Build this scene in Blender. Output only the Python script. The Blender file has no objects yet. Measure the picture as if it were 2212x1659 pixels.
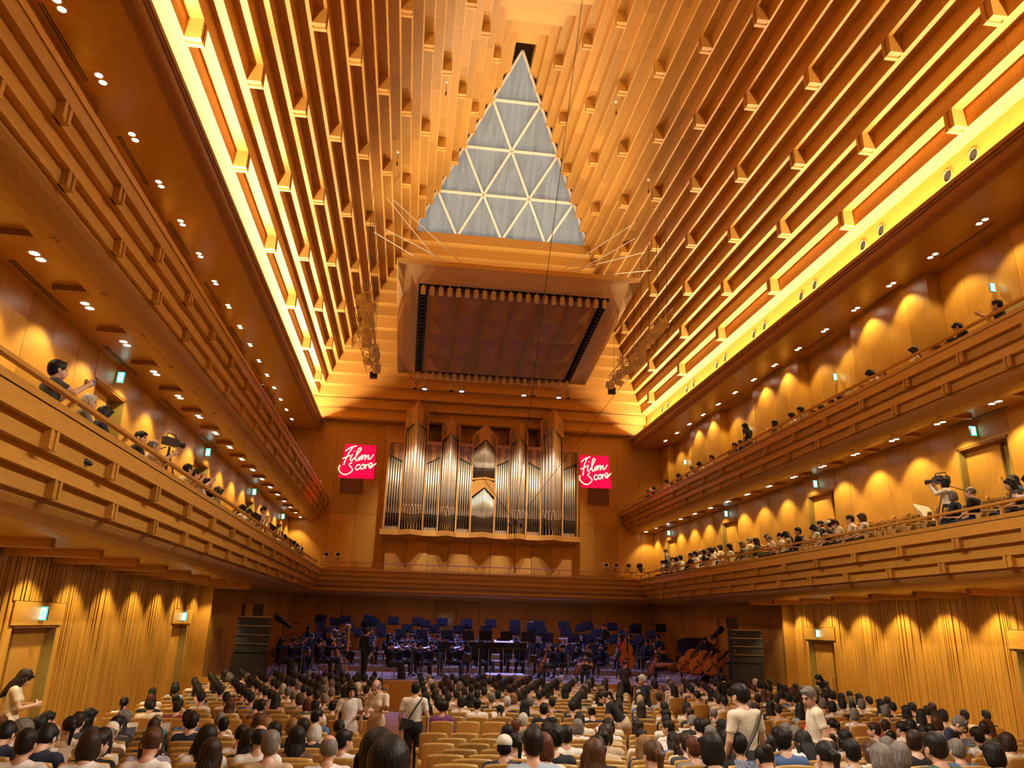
import bpy, math, random
import numpy as np
from mathutils import Matrix, Vector, Euler
random.seed(7)
PI = math.pi
SC = bpy.context.scene
COL = SC.collection

# ------------------------------------------------------------------ camera
FPX, W_PX, H_PX = 1624.07, 2212, 1659
CAM = Vector((-3.77, 0.0, 2.80))
YAW, PITCH, ROLL = math.radians(7.2523), math.radians(17.6955), math.radians(1.5452)
_f = Vector((math.sin(YAW)*math.cos(PITCH), math.cos(YAW)*math.cos(PITCH), math.sin(PITCH)))
_r0 = Vector((math.cos(YAW), -math.sin(YAW), 0)); _u0 = _r0.cross(_f)
_r = _r0*math.cos(ROLL) + _u0*math.sin(ROLL); _u = _u0*math.cos(ROLL) - _r0*math.sin(ROLL)
cam = bpy.data.cameras.new('camera'); camo = bpy.data.objects.new('camera', cam); COL.objects.link(camo)
camo.matrix_world = Matrix(((_r.x, _u.x, -_f.x, CAM.x), (_r.y, _u.y, -_f.y, CAM.y), (_r.z, _u.z, -_f.z, CAM.z), (0, 0, 0, 1)))
cam.sensor_width = 36.0; cam.lens = FPX/W_PX*36.0; cam.clip_start = 0.05; cam.clip_end = 300
SC.camera = camo
def px(p):
    d = Vector(p)-CAM; z = d.dot(_f)
    if z < .1: return (-1e5, -1e5, z)
    return (W_PX/2+FPX*d.dot(_r)/z, H_PX/2-FPX*d.dot(_u)/z, z)
def sx(u, y, z=1.6):
    """world x at depth y and height z that appears in picture column u"""
    x = 0.0
    for _ in range(6):
        a = px((x, y, z))[0]; b = px((x+.05, y, z))[0]; x += (u-a)/((b-a)/.05)
    return x
def infr(p, m=30):
    a = px(p); return -m < a[0] < W_PX+m and -m < a[1] < H_PX+m

# ------------------------------------------------------------------ world, exposure, large lights
wd = bpy.data.worlds.new('world'); SC.world = wd; wd.use_nodes = True
wd.node_tree.nodes['Background'].inputs[0].default_value = (1, .72, .42, 1)
wd.node_tree.nodes['Background'].inputs[1].default_value = 0.006
SC.view_settings.view_transform = 'Standard'; SC.view_settings.look = 'None'
SC.view_settings.exposure = -0.12; SC.view_settings.gamma = 1.0; SC.view_settings.use_curve_mapping = False
SC.cycles.max_bounces = 4; SC.cycles.diffuse_bounces = 3; SC.cycles.glossy_bounces = 2; SC.cycles.transmission_bounces = 2
SC.cycles.use_adaptive_sampling = True; SC.cycles.adaptive_threshold = .07; SC.cycles.adaptive_min_samples = 16; SC.cycles.sample_clamp_indirect = 4.0; SC.cycles.caustics_reflective = False; SC.cycles.caustics_refractive = False

WARM = (1.0, .74, .40); MILD = (1.0, .93, .80)
def area(name, loc, rot, sx, sy, power, color, spread=PI):
    l = bpy.data.lights.new(name, 'AREA'); l.shape = 'RECTANGLE'; l.size = sx; l.size_y = sy
    l.energy = power; l.color = color; l.spread = spread
    o = bpy.data.objects.new(name, l); COL.objects.link(o); o.location = loc; o.rotation_euler = rot
    return o
_spotdata = {}
def spot(name, loc, target, power, color, size=80, blend=.5, rad=.05):
    key = (power, color, size, blend, rad)
    if key not in _spotdata:
        l = bpy.data.lights.new(name, 'SPOT'); l.energy = power; l.color = color
        l.spot_size = math.radians(size); l.spot_blend = blend; l.shadow_soft_size = rad; _spotdata[key] = l
    o = bpy.data.objects.new(name, _spotdata[key]); COL.objects.link(o); o.location = loc
    o.rotation_euler = (Vector(target)-Vector(loc)).to_track_quat('-Z', 'Y').to_euler()
    return o
# cove strips lying in the light troughs on both sides, shining up along the stepped ceiling
COVE = 3500
for s in (-1, 1):
    area('cove_light', (s*9.62, 21.0, 13.72), (PI, s*-.12, 0), .10, 43.0, COVE, (1.0, .78, .48))

# ------------------------------------------------------------------ materials
MATS = {}
def nodes(name):
    m = bpy.data.materials.new(name); m.use_nodes = True; nt = m.node_tree
    return m, nt, nt.nodes['Principled BSDF']
def plain(name, col, rough=.5, metal=0.0, emit=None, es=0, var=0.0, nscale=6, spec=.5):
    if name in MATS: return MATS[name]
    m, nt, b = nodes(name)
    b.inputs['Roughness'].default_value = rough; b.inputs['Metallic'].default_value = metal
    b.inputs['Specular IOR Level'].default_value = spec
    c = (*col, 1)
    if var > 0:
        tc = nt.nodes.new('ShaderNodeTexCoord'); n = nt.nodes.new('ShaderNodeTexNoise')
        n.inputs['Scale'].default_value = nscale; n.inputs['Detail'].default_value = 3
        nt.links.new(tc.outputs['Object'], n.inputs['Vector'])
        r = nt.nodes.new('ShaderNodeValToRGB')
        r.color_ramp.elements[0].position = .3; r.color_ramp.elements[1].position = .7
        r.color_ramp.elements[0].color = (*[v*(1-var) for v in col], 1); r.color_ramp.elements[1].color = (*[min(1, v*(1+var)) for v in col], 1)
        nt.links.new(n.outputs['Fac'], r.inputs[0]); nt.links.new(r.outputs[0], b.inputs['Base Color'])
    else:
        b.inputs['Base Color'].default_value = c
    if emit:
        b.inputs['Emission Color'].default_value = (*emit, 1); b.inputs['Emission Strength'].default_value = es; m.cycles.emission_sampling = 'NONE'
    MATS[name] = m; return m
def wood(name, a, bcol, scale=(1, 1, 1), rough=.42, grain=9, rnd=.22, bump=0.0):
    """grain stretched along the axis with the small scale; each board gets a slightly different tone"""
    if name in MATS: return MATS[name]
    m, nt, b = nodes(name); b.inputs['Roughness'].default_value = rough
    tc = nt.nodes.new('ShaderNodeTexCoord'); mp = nt.nodes.new('ShaderNodeMapping'); mp.inputs['Scale'].default_value = scale
    oi = nt.nodes.new('ShaderNodeObjectInfo'); n = nt.nodes.new('ShaderNodeTexNoise'); ad = nt.nodes.new('ShaderNodeVectorMath'); ad.operation = 'ADD'
    n.inputs['Scale'].default_value = grain; n.inputs['Detail'].default_value = 1.5
    ml = nt.nodes.new('ShaderNodeMath'); ml.operation = 'MULTIPLY'; ml.inputs[1].default_value = 30
    nt.links.new(oi.outputs['Random'], ml.inputs[0]); nt.links.new(ml.outputs[0], ad.inputs[1])
    nt.links.new(tc.outputs['Object'], mp.inputs['Vector']); nt.links.new(mp.outputs[0], ad.inputs[0]); nt.links.new(ad.outputs[0], n.inputs['Vector'])
    r = nt.nodes.new('ShaderNodeValToRGB'); r.color_ramp.elements[0].position = .32; r.color_ramp.elements[1].position = .68
    r.color_ramp.elements[0].color = (*bcol, 1); r.color_ramp.elements[1].color = (*a, 1)
    nt.links.new(n.outputs['Fac'], r.inputs[0])
    hs = nt.nodes.new('ShaderNodeHueSaturation'); mr = nt.nodes.new('ShaderNodeMapRange')
    mr.inputs[3].default_value = 1-rnd; mr.inputs[4].default_value = 1+rnd*.6
    nt.links.new(oi.outputs['Random'], mr.inputs[0]); nt.links.new(mr.outputs[0], hs.inputs['Value'])
    nt.links.new(r.outputs[0], hs.inputs['Color']); nt.links.new(hs.outputs[0], b.inputs['Base Color'])
    if bump:
        bp = nt.nodes.new('ShaderNodeBump'); bp.inputs['Strength'].default_value = bump; bp.inputs['Distance'].default_value = .01
        nt.links.new(n.outputs['Fac'], bp.inputs['Height']); nt.links.new(bp.outputs[0], b.inputs['Normal'])
    MATS[name] = m; return m
OA, OB = (.60, .305, .050), (.49, .228, .030)
W_LONG = wood('oak_lengthwise', OA, OB, (9, .35, 9))
W_CROSS = wood('oak_crosswise', OA, OB, (.35, 9, 9))
W_VERT = wood('oak_vertical', OA, OB, (9, 9, .35), rough=.36)
W_CEIL = wood('oak_ceiling', (.67, .36, .085), (.58, .295, .060), (9, .35, 9), rnd=.17)
W_CEILX = wood('oak_ceiling_end', (.67, .36, .085), (.58, .295, .060), (.35, 9, 9), rnd=.17)
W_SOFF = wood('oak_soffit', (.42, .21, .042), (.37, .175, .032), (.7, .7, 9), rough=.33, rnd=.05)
W_DARK = wood('walnut_trim', (.36, .16, .035), (.28, .11, .022), (9, .4, 9))
W_SEAT = wood('beech_seat', (.62, .36, .095), (.53, .285, .066), (6, 6, .6), rough=.38)
W_FLOOR = wood('floor_boards', (.45, .24, .075), (.33, .16, .045), (9, .4, 9), rough=.4)
W_STAGE = wood('stage_boards', (.40, .27, .15), (.30, .19, .10), (.5, 9, 9), rough=.35)
W_ORG = wood('organ_oak', (.58, .31, .085), (.46, .22, .05), (9, 9, .4))
W_ORGD = wood('organ_slats', (.34, .19, .075), (.16, .085, .04), (40, 40, .4), grain=5)
M_BLACK = plain('black_paint', (.012, .012, .013), .5)
M_BLKPL = plain('black_plastic', (.018, .018, .02), .35)
M_STEEL = plain('brushed_steel', (.55, .55, .55), .3, 1.0)
M_WHITE = plain('white_paint', (.82, .80, .76), .5)
M_CREAM = plain('cream_lamp_body', (.80, .66, .46), .5)
M_LAMP = plain('lamp_glow', (1, .9, .75), .5, emit=(1, .93, .82), es=14)
M_VOID = plain('dark_glass_and_shade', (.02, .014, .01), .9)  # near-black for dark lenses and for shade painted into openings
M_OLIVE = plain('olive_door', (.30, .22, .05), .6, var=.06)
M_GREEN = plain('green_upholstery', (.02, .07, .055), .9, var=.15, nscale=40)

# ------------------------------------------------------------------ mesh helpers
class MB:
    def __init__(s): s.v = []; s.f = []; s.m = []
    def add(s, vs, fs, mi=0):
        o = len(s.v); s.v += [tuple(p) for p in vs]; s.f += [tuple(i+o for i in f) for f in fs]; s.m += [mi]*len(fs); return s
    def box(s, x0, x1, y0, y1, z0, z1, mi=0):
        return s.add([(x0,y0,z0),(x1,y0,z0),(x1,y1,z0),(x0,y1,z0),(x0,y0,z1),(x1,y0,z1),(x1,y1,z1),(x0,y1,z1)],
                     [(3,2,1,0),(4,5,6,7),(0,1,5,4),(1,2,6,5),(2,3,7,6),(3,0,4,7)], mi)
    def prism(s, pts, axis, a0, a1, mi=0, a0f=None, a1f=None):
        """polygon extruded along axis; 'y': pts are (x,z), 'x': pts are (y,z), 'z': pts are (x,y)"""
        n = len(pts); vs = []
        for k, a in enumerate((a0, a1)):
            for p in pts:
                q = (a0f(p) if k == 0 and a0f else a1f(p) if k == 1 and a1f else a)
                vs.append((p[0], q, p[1]) if axis == 'y' else (q, p[0], p[1]) if axis == 'x' else (p[0], p[1], q))
        fs = [tuple(range(n)), tuple(range(2*n-1, n-1, -1))] + [((i+1) % n, i, i+n, (i+1) % n+n) for i in range(n)]
        return s.add(vs, fs, mi)
    def tube(s, pts, r, n=8, mi=0, caps=True):
        pts = [Vector(p) for p in pts]; rs = r if hasattr(r, '__len__') else [r]*len(pts); vs = []; fs = []
        up = None
        for i, p in enumerate(pts):
            t = (pts[min(i+1, len(pts)-1)]-pts[max(i-1, 0)])
            t = t.normalized() if t.length > 1e-9 else Vector((0, 0, 1))
            if up is None:
                up = Vector((0, 0, 1)) if abs(t.z) < .9 else Vector((1, 0, 0))
            a = t.cross(up)
            if a.length < 1e-4: a = t.cross(Vector((0, 1, 0)))
            a.normalize(); b = t.cross(a).normalized(); up = a.cross(t)
            for k in range(n):
                th = 2*PI*k/n; vs.append(p+(a*math.cos(th)+b*math.sin(th))*rs[i])
        for i in range(len(pts)-1):
            for k in range(n):
                fs.append((i*n+k, i*n+(k+1) % n, (i+1)*n+(k+1) % n, (i+1)*n+k))
        if caps: fs += [tuple(range(n-1, -1, -1)), tuple(range((len(pts)-1)*n, len(pts)*n))]
        return s.add(vs, fs, mi)
    def lathe(s, prof, n=12, mi=0, c=(0, 0, 0), a0=0, caps=True):
        vs = []; fs = []
        for r, z in prof:
            for k in range(n):
                th = 2*PI*k/n+a0; vs.append((c[0]+r*math.cos(th), c[1]+r*math.sin(th), c[2]+z))
        for i in range(len(prof)-1):
            for k in range(n): fs.append((i*n+k, i*n+(k+1) % n, (i+1)*n+(k+1) % n, (i+1)*n+k))
        if caps and prof[0][0] > 1e-6: fs.append(tuple(range(n-1, -1, -1)))
        if caps and prof[-1][0] > 1e-6: fs.append(tuple(range((len(prof)-1)*n, len(prof)*n)))
        return s.add(vs, fs, mi)
    def xf(s, M):
        s.v = [tuple(M @ Vector(p)) for p in s.v]; return s
    def mesh(s, name, mats, smooth=False):
        me = bpy.data.meshes.new(name); me.from_pydata(s.v, [], s.f)
        for m in (mats if isinstance(mats, (list, tuple)) else [mats]): me.materials.append(m)
        if any(s.m): me.polygons.foreach_set('material_index', s.m)
        if smooth: me.polygons.foreach_set('use_smooth', [True]*len(me.polygons))
        me.validate(); me.update(); return me
    def build(s, name, mats, parent=None, smooth=False, loc=None, rot=None):
        return ob(name, s.mesh(name, mats, smooth), parent, loc, rot)
def ob(name, data, parent=None, loc=None, rot=None):
    o = bpy.data.objects.new(name, data); COL.objects.link(o)
    if parent is not None: o.parent = parent
    if loc is not None: o.location = loc
    if rot is not None: o.rotation_euler = rot
    return o
def tag(o, label=None, cat=None, group=None, kind=None):
    if label: o['label'] = label
    if cat: o['category'] = cat
    if group: o['group'] = group
    if kind: o['kind'] = kind
    return o
def root(name, loc=(0, 0, 0), rz=0, label=None, cat=None, group=None, kind=None):
    o = bpy.data.objects.new(name, None); COL.objects.link(o); o.location = loc; o.rotation_euler = (0, 0, rz)
    o.empty_display_size = .1
    return tag(o, label, cat, group, kind)
KIDS = {}
def copy_tree(o, parent=None):
    c = o.copy(); COL.objects.link(c)
    if parent is not None: c.parent = parent
    for ch in KIDS.get(o.name, o.children):
        copy_tree(ch, c)
    return c
_ORD = ['first', 'second', 'third', 'fourth', 'fifth', 'sixth', 'seventh', 'eighth', 'ninth', 'tenth', 'eleventh', 'twelfth', 'thirteenth',
        'fourteenth', 'fifteenth', 'sixteenth', 'seventeenth', 'eighteenth', 'nineteenth', 'twentieth']
def nth(i):
    if i < 20: return _ORD[i]
    T = {2: 'twent', 3: 'thirt', 4: 'fort', 5: 'fift', 6: 'sixt', 7: 'sevent', 8: 'eight', 9: 'ninet'}[(i+1)//10]; u = (i+1) % 10
    return T+'y-'+_ORD[u-1] if u else T+'ieth'
SIDE = {-1: 'left', 1: 'right'}
# ================================================================== STRUCTURE
# main floor: raked, two blocks with a cross aisle; profile of floor height against distance from the rear
_FY = [-10, 0, 3.3, 5.4, 7.4, 11.2, 14, 17, 21, 28.3]; _FZ = [2.2, 1.42, 1.15, .85, .62, .22, .05, -.06, -.10, -.10]
def fz(y): return float(np.interp(y, _FY, _FZ))
STG = .80
mb = MB()
ys = np.linspace(-10, 28.3, 60); top = [(y, fz(y)) for y in ys]
mb.prism([(-10, -.6)]+[(28.3, -.6)]+[(y, z) for y, z in reversed(top)], 'x', -11.2, 11.2)
tag(mb.build('floor', W_FLOOR), 'raked wooden floor under the rows of theatre seats', 'floor', kind='structure')
stg = tag(MB().prism([(-10.6, 28.3), (10.6, 28.3), (9.4, 40.6), (-9.4, 40.6)], 'z', -.6, STG).build('stage_floor', W_STAGE), 'pale wooden concert stage floor below the organ', 'stage', kind='structure')
MB().box(-10.6, 10.6, 28.24, 28.298, -.12, STG+.03).build('stage_front_board', W_CROSS, stg)
for k, (y0, z1) in enumerate(((33.4, .2), (35.2, .4), (37.0, .6))):       # choir risers at the rear of the stage
    MB().box(-7.2, 7.2, y0, 40.4, STG, STG+z1).build('stage_riser', W_STAGE, stg)

# ---- lower side walls: ribbed timber with doors
XW1, ZS1 = 10.9, 3.90
def door_leaf(parent, y0, y1, z0, z1, x, s, hand=1):
    """recess behind a side wall with a timber leaf, olive reveal and a long handle"""
    d = .30
    MB().box(*sorted((s*x, s*(x+d))), y1-.05, y1-.002, z0, z1).build('door_jamb', M_OLIVE, parent)
    MB().box(*sorted((s*x, s*(x+d))), y0+.002, y0+.05, z0, z1).build('door_jamb', W_VERT, parent)
    MB().box(*sorted((s*(x+d), s*(x+d+.05))), y0, y1, z0, z1).build('recess_back', M_OLIVE, parent)
    MB().box(*sorted((s*x, s*(x+d))), y0, y1, z1-.05, z1-.002).build('recess_head', W_DARK, parent)
    ym = y0+(y1-y0)*(.30 if hand > 0 else .70)
    lf = MB().box(*sorted((s*(x+d-.10), s*(x+d-.04))), ym if hand > 0 else y0+.03, y1-.03 if hand > 0 else ym, z0, z1-.03).build('door_leaf', W_VERT, parent)
    yh = ym+.1 if hand > 0 else ym-.1; xx = s*(x+d-.17)
    MB().tube([(xx+s*.06, yh, z0+.85), (xx, yh, z0+.85), (xx, yh, z0+1.45), (xx+s*.06, yh, z0+1.45)], .022, 6).build('handle', W_SEAT, lf)
def exit_sign(x, y, z, s, label):
    r = root('exit_sign', (x, y, z), 0, label, 'exit sign', 'green exit signs over the doors'); r.scale = (.62, .62, .62)
    MB().box(-.13, .13, -.03, .05, -.21, .21).build('housing', M_STEEL, r)
    MB().box(-.12, .12, -.034, -.030, -.2, .2).build('lit_face', M_SIGNG, r); MB().box(-.075, .075, -.038, -.034, -.16, .16).build('white_panel', M_SIGNW, r)
    g = MB().tube([(-.02, -.040, .10), (-.02, -.0405, .1005)], .022, 8).box(-.035, .005, -.041, -.038, -.02, .07)
    g.box(-.06, -.03, -.041, -.038, -.1, -.01).box(.0, .03, -.041, -.038, -.08, .0).box(.0, .05, -.041, -.038, .03, .055).build('running_figure', M_SIGNG, r)
    MB().tube([(s*.10, .01, -.1), (s*.16, .01, -.1)], .02, 6).build('bracket', M_STEEL, r)
    return r
M_SIGNG = plain('sign_green', (.0, .5, .35), .5, emit=(.05, .85, .68), es=2.2)
M_SIGNW = plain('sign_white', (.9, 1, .97), .5, emit=(.85, 1, .96), es=3.2)
L1D = [(7.6, 9.4), (15.55, 17.5), (25.6, 27.4)]
for s in (-1, 1):
    wl = tag(MB().box(*sorted((s*(XW1+.62), s*(XW1+.9))), -10, 28.3, -.3, ZS1+.1).build('wall_'+SIDE[s], W_DARK), 'ribbed timber side wall under the lower balcony on the %s' % SIDE[s], 'wall', kind='structure')
    edges = [-10]+[e for d in L1D for e in d]+[28.3]
    for i in range(0, len(edges), 2):
        MB().box(*sorted((s*XW1, s*(XW1+.62))), edges[i], edges[i+1], -.3, ZS1+.1).build('wall_panel', W_VERT, wl)
    ribs = MB(); rr = random.Random(5 if s < 0 else 6); y = 4.0
    def ribbox(ya, yb, za, zb, dep): ribs.box(*sorted((s*XW1, s*(XW1-dep))), ya, yb, za, zb)
    while y < 28.1:
        w = rr.choice((.035, .045, .06, .085, .12)); dep = rr.uniform(.012, .05)
        hit = [d for d in L1D if y+w > d[0]-.12 and y < d[1]+.12]
        ribbox(y, y+w, 2.98 if hit else fz(y)-.02, ZS1, dep); y += w+rr.choice((.012, .018, .028))
    tag(ribs.build('rib_field', W_VERT, wl), 'thin vertical timber ribs of uneven width', kind='stuff')
    for k, (y0, y1) in enumerate(L1D):
        MB().box(*sorted((s*(XW1-.035), s*(XW1+.5))), y0-.12, y1+.12, 2.54, 2.97).build('lintel_board', W_LONG, wl)
        door_leaf(wl, y0, y1, fz(y0)-.02, 2.54, XW1, s, 1)
        if k: exit_sign(s*(XW1-.09), (y0+y1)/2, 2.76, s, 'lit green exit sign above the ground floor door, %s wall, %s' % (SIDE[s], ('beside the cross aisle', 'next to the stage')[k-1]))
MB().box(-11.8, 11.8, -10.4, -10, -.6, 16).build('wall_rear', W_VERT)['kind'] = 'structure'
bpy.data.objects['wall_rear']['label'] = 'timber rear wall behind the audience'; bpy.data.objects['wall_rear']['category'] = 'wall'

# stage side and back walls made of upright panels
def wall_run(name, p0, p1, z0, z1, n, label, mat=W_VERT, tiers=None, th=.12, gap=.012):
    """a straight wall of separate upright panels between two plan points"""
    a, b = Vector((*p0, 0)), Vector((*p1, 0)); L = (b-a).length; ang = math.atan2(b.y-a.y, b.x-a.x)
    w = tag(MB().box(0, L, .02, .25, z0, z1).build(name, W_DARK, None, False, a, (0, 0, ang)), label, 'wall', kind='structure')
    tiers = tiers or [z0, z1]
    for t in range(len(tiers)-1):
        me = MB().box(gap/2, L/n-gap/2, -th+.1, .02, tiers[t]+gap/2, tiers[t+1]-gap/2).mesh('panel', mat)
        for i in range(n): ob('panel', me, w, (i*L/n, 0, 0))
    return w
ZG = 3.95
for s in (-1, 1): tag(MB().box(*sorted((s*10.45, s*11.6)), 28.3, 28.42, STG-.9, ZG).build('wall_return_'+SIDE[s], W_VERT), 'short timber wall return beside the stage on the %s' % SIDE[s], 'wall', kind='structure')
wall_run('wall_stage_left', (-10.55, 28.3), (-9.35, 40.5), STG, ZG, 10, 'dim timber wall on the left of the stage')
wall_run('wall_stage_right', (9.35, 40.5), (10.55, 28.3), STG, ZG, 10, 'dim timber wall on the right of the stage')
wall_run('wall_stage_back', (-9.4, 40.5), (9.4, 40.5), STG, ZG, 16, 'brown timber wall behind the orchestra')
for s in (-1, 1):      # stage doors standing ajar
    ang = math.atan2(12.2, 1.2*s*-1)
    d = root('stage_door', (s*9.93, 33.0, STG), s*.098, 'tall narrow stage door ajar in the %s stage wall' % SIDE[s], 'door')
    MB().box(-.06, .06, 0, .28, 0, 2.5).build('dark_reveal', W_DARK, d); MB().box(-.05, .05, -.95, 0, 0, 2.5).build('leaf', W_VERT, d)
    MB().box(-.08*1, .08, -.25, -.15, 1.0, 1.16).build('lock_plate', M_STEEL, d)
wall_run('wall_organ', (-11.2, 44.0), (11.2, 44.0), 4.4, 13.95, 16, 'high timber wall behind the pipe organ', tiers=[4.4, 8.55, 13.95])

# ---- balconies ------------------------------------------------------------
MOD = 1.977
def parapet(name, s, xf, zd, y0, y1, label, ph1, ph3):
    """stepped timber parapet with a cap board, four corbelled fascia boards, a coved underside and paired blocks"""
    r = root(name, (0, 0, 0), 0, label, 'balcony front', kind='structure')
    X = lambda a, b: sorted((s*a, s*b))
    MB().box(*X(xf-.02, xf+.36), y0, y1, zd+.012, zd+.10).build('cap_board', W_LONG, r)
    MB().box(*X(xf, xf+.30), y0, y1, zd-.22, zd).build('fascia_board', W_LONG, r)
    for k in range(3):
        MB().box(*X(xf+.11*(k+1), xf+.30+.11*(k+1)), y0, y1, zd-.22-.23*(k+1), zd-.22-.23*k).build('fascia_board', W_LONG, r)
    c = [(xf+.40, zd-.91)]+[(xf+.40+.62*(1-math.cos(t)), zd-.91-.30*math.sin(t)) for t in np.linspace(.2, PI/2, 6)]+[(xf+1.05, zd-1.21), (xf+1.05, zd-.70), (xf+.40, zd-.70)]
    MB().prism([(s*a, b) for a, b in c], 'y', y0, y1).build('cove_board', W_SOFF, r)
    bl = MB()
    for q in (-1, 1): bl.box(*X(.005, .145), q*.075-.035, q*.075+.035, -.23, 0)
    bl.box(*X(.03, .145), -.04, .04, -.23, 0)
    me = bl.mesh('block', W_LONG)
    for band, ph in ((0, ph1), (2, ph3)):
        y = ph
        while y < y1-.2:
            if y > y0+.2: ob('block', me, r, (s*(xf+.11*band), y, zd-.22-.23*band))
            y += MOD
    return r
def handrail(name, s, x, z, y0, y1, label, ph=0.0, h=.30, bent=True):
    r = root(name, (0, 0, 0), 0, label, 'handrail')
    MB().box(*sorted((s*(x-.045), s*(x+.045))), y0, y1, z+h-.05, z+h).build('rail', W_LONG, r)
    y = y0+.25+ph; me = MB()
    if bent: me.prism([(s*-.03*0, 0), (s*.05, 0), (s*.075, h*.6), (s*.03, h-.05), (s*-.04, h-.05), (s*.02, h*.58)], 'y', -.035, .035)
    else: me.box(-.025, .025, -.03, .03, 0, h-.05)
    me = me.mesh('bracket', W_SEAT)
    while y < y1-.1:
        ob('bracket', me, r, (s*(x+.01), y, z)); y += MOD
    return r
XB1, ZD1, XB2, ZD2 = 8.0, 5.06, 8.5, 9.26
XW2, XW3, ZC3 = 10.6, 11.2, 13.3
for s in (-1, 1):
    sd = SIDE[s]
    parapet('balcony_front_lower_'+sd, s, XB1, ZD1, -9, 38.5, 'stepped oak front of the lower %s balcony' % sd, 9.3-3*MOD, 10.15-3*MOD)
    parapet('balcony_front_upper_'+sd, s, XB2, ZD2, -9, 43.9, 'stepped oak front of the upper %s balcony' % sd, 8.9-3*MOD, 9.8-3*MOD)
    handrail('balcony_handrail', s, XB1+.22, ZD1+.10, -2, 38.3, 'oak handrail on the lower %s balcony front' % sd)
    handrail('balcony_handrail', s, XB2+.22, ZD2+.10, -2, 43.6, 'oak handrail on the upper %s balcony front' % sd)
    for lev, xf, zd, xw, yend in ((1, XB1, ZD1, XW2, 38.5), (2, XB2, ZD2, XW3+.4, 43.9)):
        nm = 'lower' if lev == 1 else 'upper'
        fl = tag(MB().box(*sorted((s*(xf+.32), s*(xw+.6))), -9, 43.95, zd-.41, zd-.25).build('balcony_floor_%s_%s' % (nm, sd), W_FLOOR), 'floor of the %s %s balcony' % (nm, sd), 'floor', kind='structure')
        MB().box(*sorted((s*(xf+1.55), s*(xw+.6))), -9, 43.9, zd-.25, zd+.10).build('rear_row_platform', W_FLOOR, fl)
        # low oak screen and rail in front of the rear row, broken at the doors
        for n in range(-1, 5):
            ya, yb = 10.5+n*7.93, 10.5+n*7.93+5.6
            if yb > yend: yb = yend-.4
            if ya > yend-2: continue
            pr = tag(MB().box(*sorted((s*(xf+1.50), s*(xf+1.55))), ya, yb, zd-.25, zd+.50).build('rear_row_screen', W_LONG), 'low oak screen before the rear row, %s %s balcony, %s from the stage' % (nm, sd, nth(4-n)), 'screen', 'oak screens of the rear rows')
            MB().box(*sorted((s*(xf+1.47), s*(xf+1.58))), ya, yb, zd+.72, zd+.78).build('rail', W_LONG, pr)
            for yy in np.arange(ya+.15, yb, 1.7): MB().box(*sorted((s*(xf+1.50), s*(xf+1.55))), yy, yy+.06, zd+.50, zd+.72).build('bracket', W_SEAT, pr)
    # undersides (ceilings under the balconies) with battens
    z1 = ZD1-1.20; z2 = ZD2-1.10
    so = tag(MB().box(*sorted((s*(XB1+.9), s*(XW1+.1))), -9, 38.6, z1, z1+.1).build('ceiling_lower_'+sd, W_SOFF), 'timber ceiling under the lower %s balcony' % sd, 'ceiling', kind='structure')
    me = MB().box(*sorted((s*9.25, s*10.85)), -.09, .09, -.13, 0).mesh('batten', W_CROSS)
    for i in range(14): ob('batten', me, so, (0, 2.8+i*MOD, z1))
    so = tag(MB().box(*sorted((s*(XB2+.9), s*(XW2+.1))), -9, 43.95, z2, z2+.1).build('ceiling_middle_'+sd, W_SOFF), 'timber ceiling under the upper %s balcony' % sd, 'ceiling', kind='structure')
    me = MB().box(*sorted((s*9.28, s*10.15)), -.075, .075, -.10, 0).mesh('batten', W_DARK)
    for i in range(17): ob('batten', me, so, (0, 10.85-MOD+i*MOD, z2))
    sl = MB()
    for q in (-.03, .03): sl.box(q-.012, q+.012, 0, 2.1, -.006, 0)
    slm = sl.mesh('air_slot', M_BLACK)
    for i in range(4): ob('air_slot', slm, so, (s*10.42, 11.9+i*MOD*2, z2))
    # middle level walls with panels and doors
    DY = [16.2+7.93*n for n in range(-1, 4)]
    w2 = tag(MB().box(*sorted((s*(XW2+.6), s*(XW2+.8))), -9, 44, 4.2, z2+.1).build('wall_middle_'+sd, W_DARK), 'oak panelled wall behind the lower %s balcony' % sd, 'wall', kind='structure')
    e = [-9]+[v for y in DY for v in (y, y+1.8)]+[44]
    for i in range(0, len(e), 2):
        n = max(1, round((e[i+1]-e[i])/(MOD/2))); dw = (e[i+1]-e[i])/n
        me = MB().box(*sorted((s*XW2, s*(XW2+.6))), .005, dw-.005, 4.2, z2).mesh('panel', W_VERT)
        for j in range(n): ob('panel', me, w2, (0, e[i]+j*dw, 0))
    for k, y in enumerate(DY):
        MB().box(*sorted((s*(XW2-.012), s*(XW2+.6))), y-.08, y+1.88, 7.55, z2).build('over_door_panel', W_LONG, w2)
        door_leaf(w2, y, y+1.8, ZD1+.10, 7.55, XW2, s, s)
        if k and y < 40: exit_sign(s*(XW2-.13), y+.95, 7.86, s, 'lit green exit sign over the %s door from the rear, lower %s balcony' % (nth(k-1), sd))
    # top level walls: forward bays and recessed door bays
    w3 = tag(MB().box(*sorted((s*(XW3+1.1), s*(XW3+1.3))), -9, 44, 8.5, 13.5).build('wall_upper_'+sd, W_DARK), 'oak panelled wall behind the upper %s balcony' % sd, 'wall', kind='structure')
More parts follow.
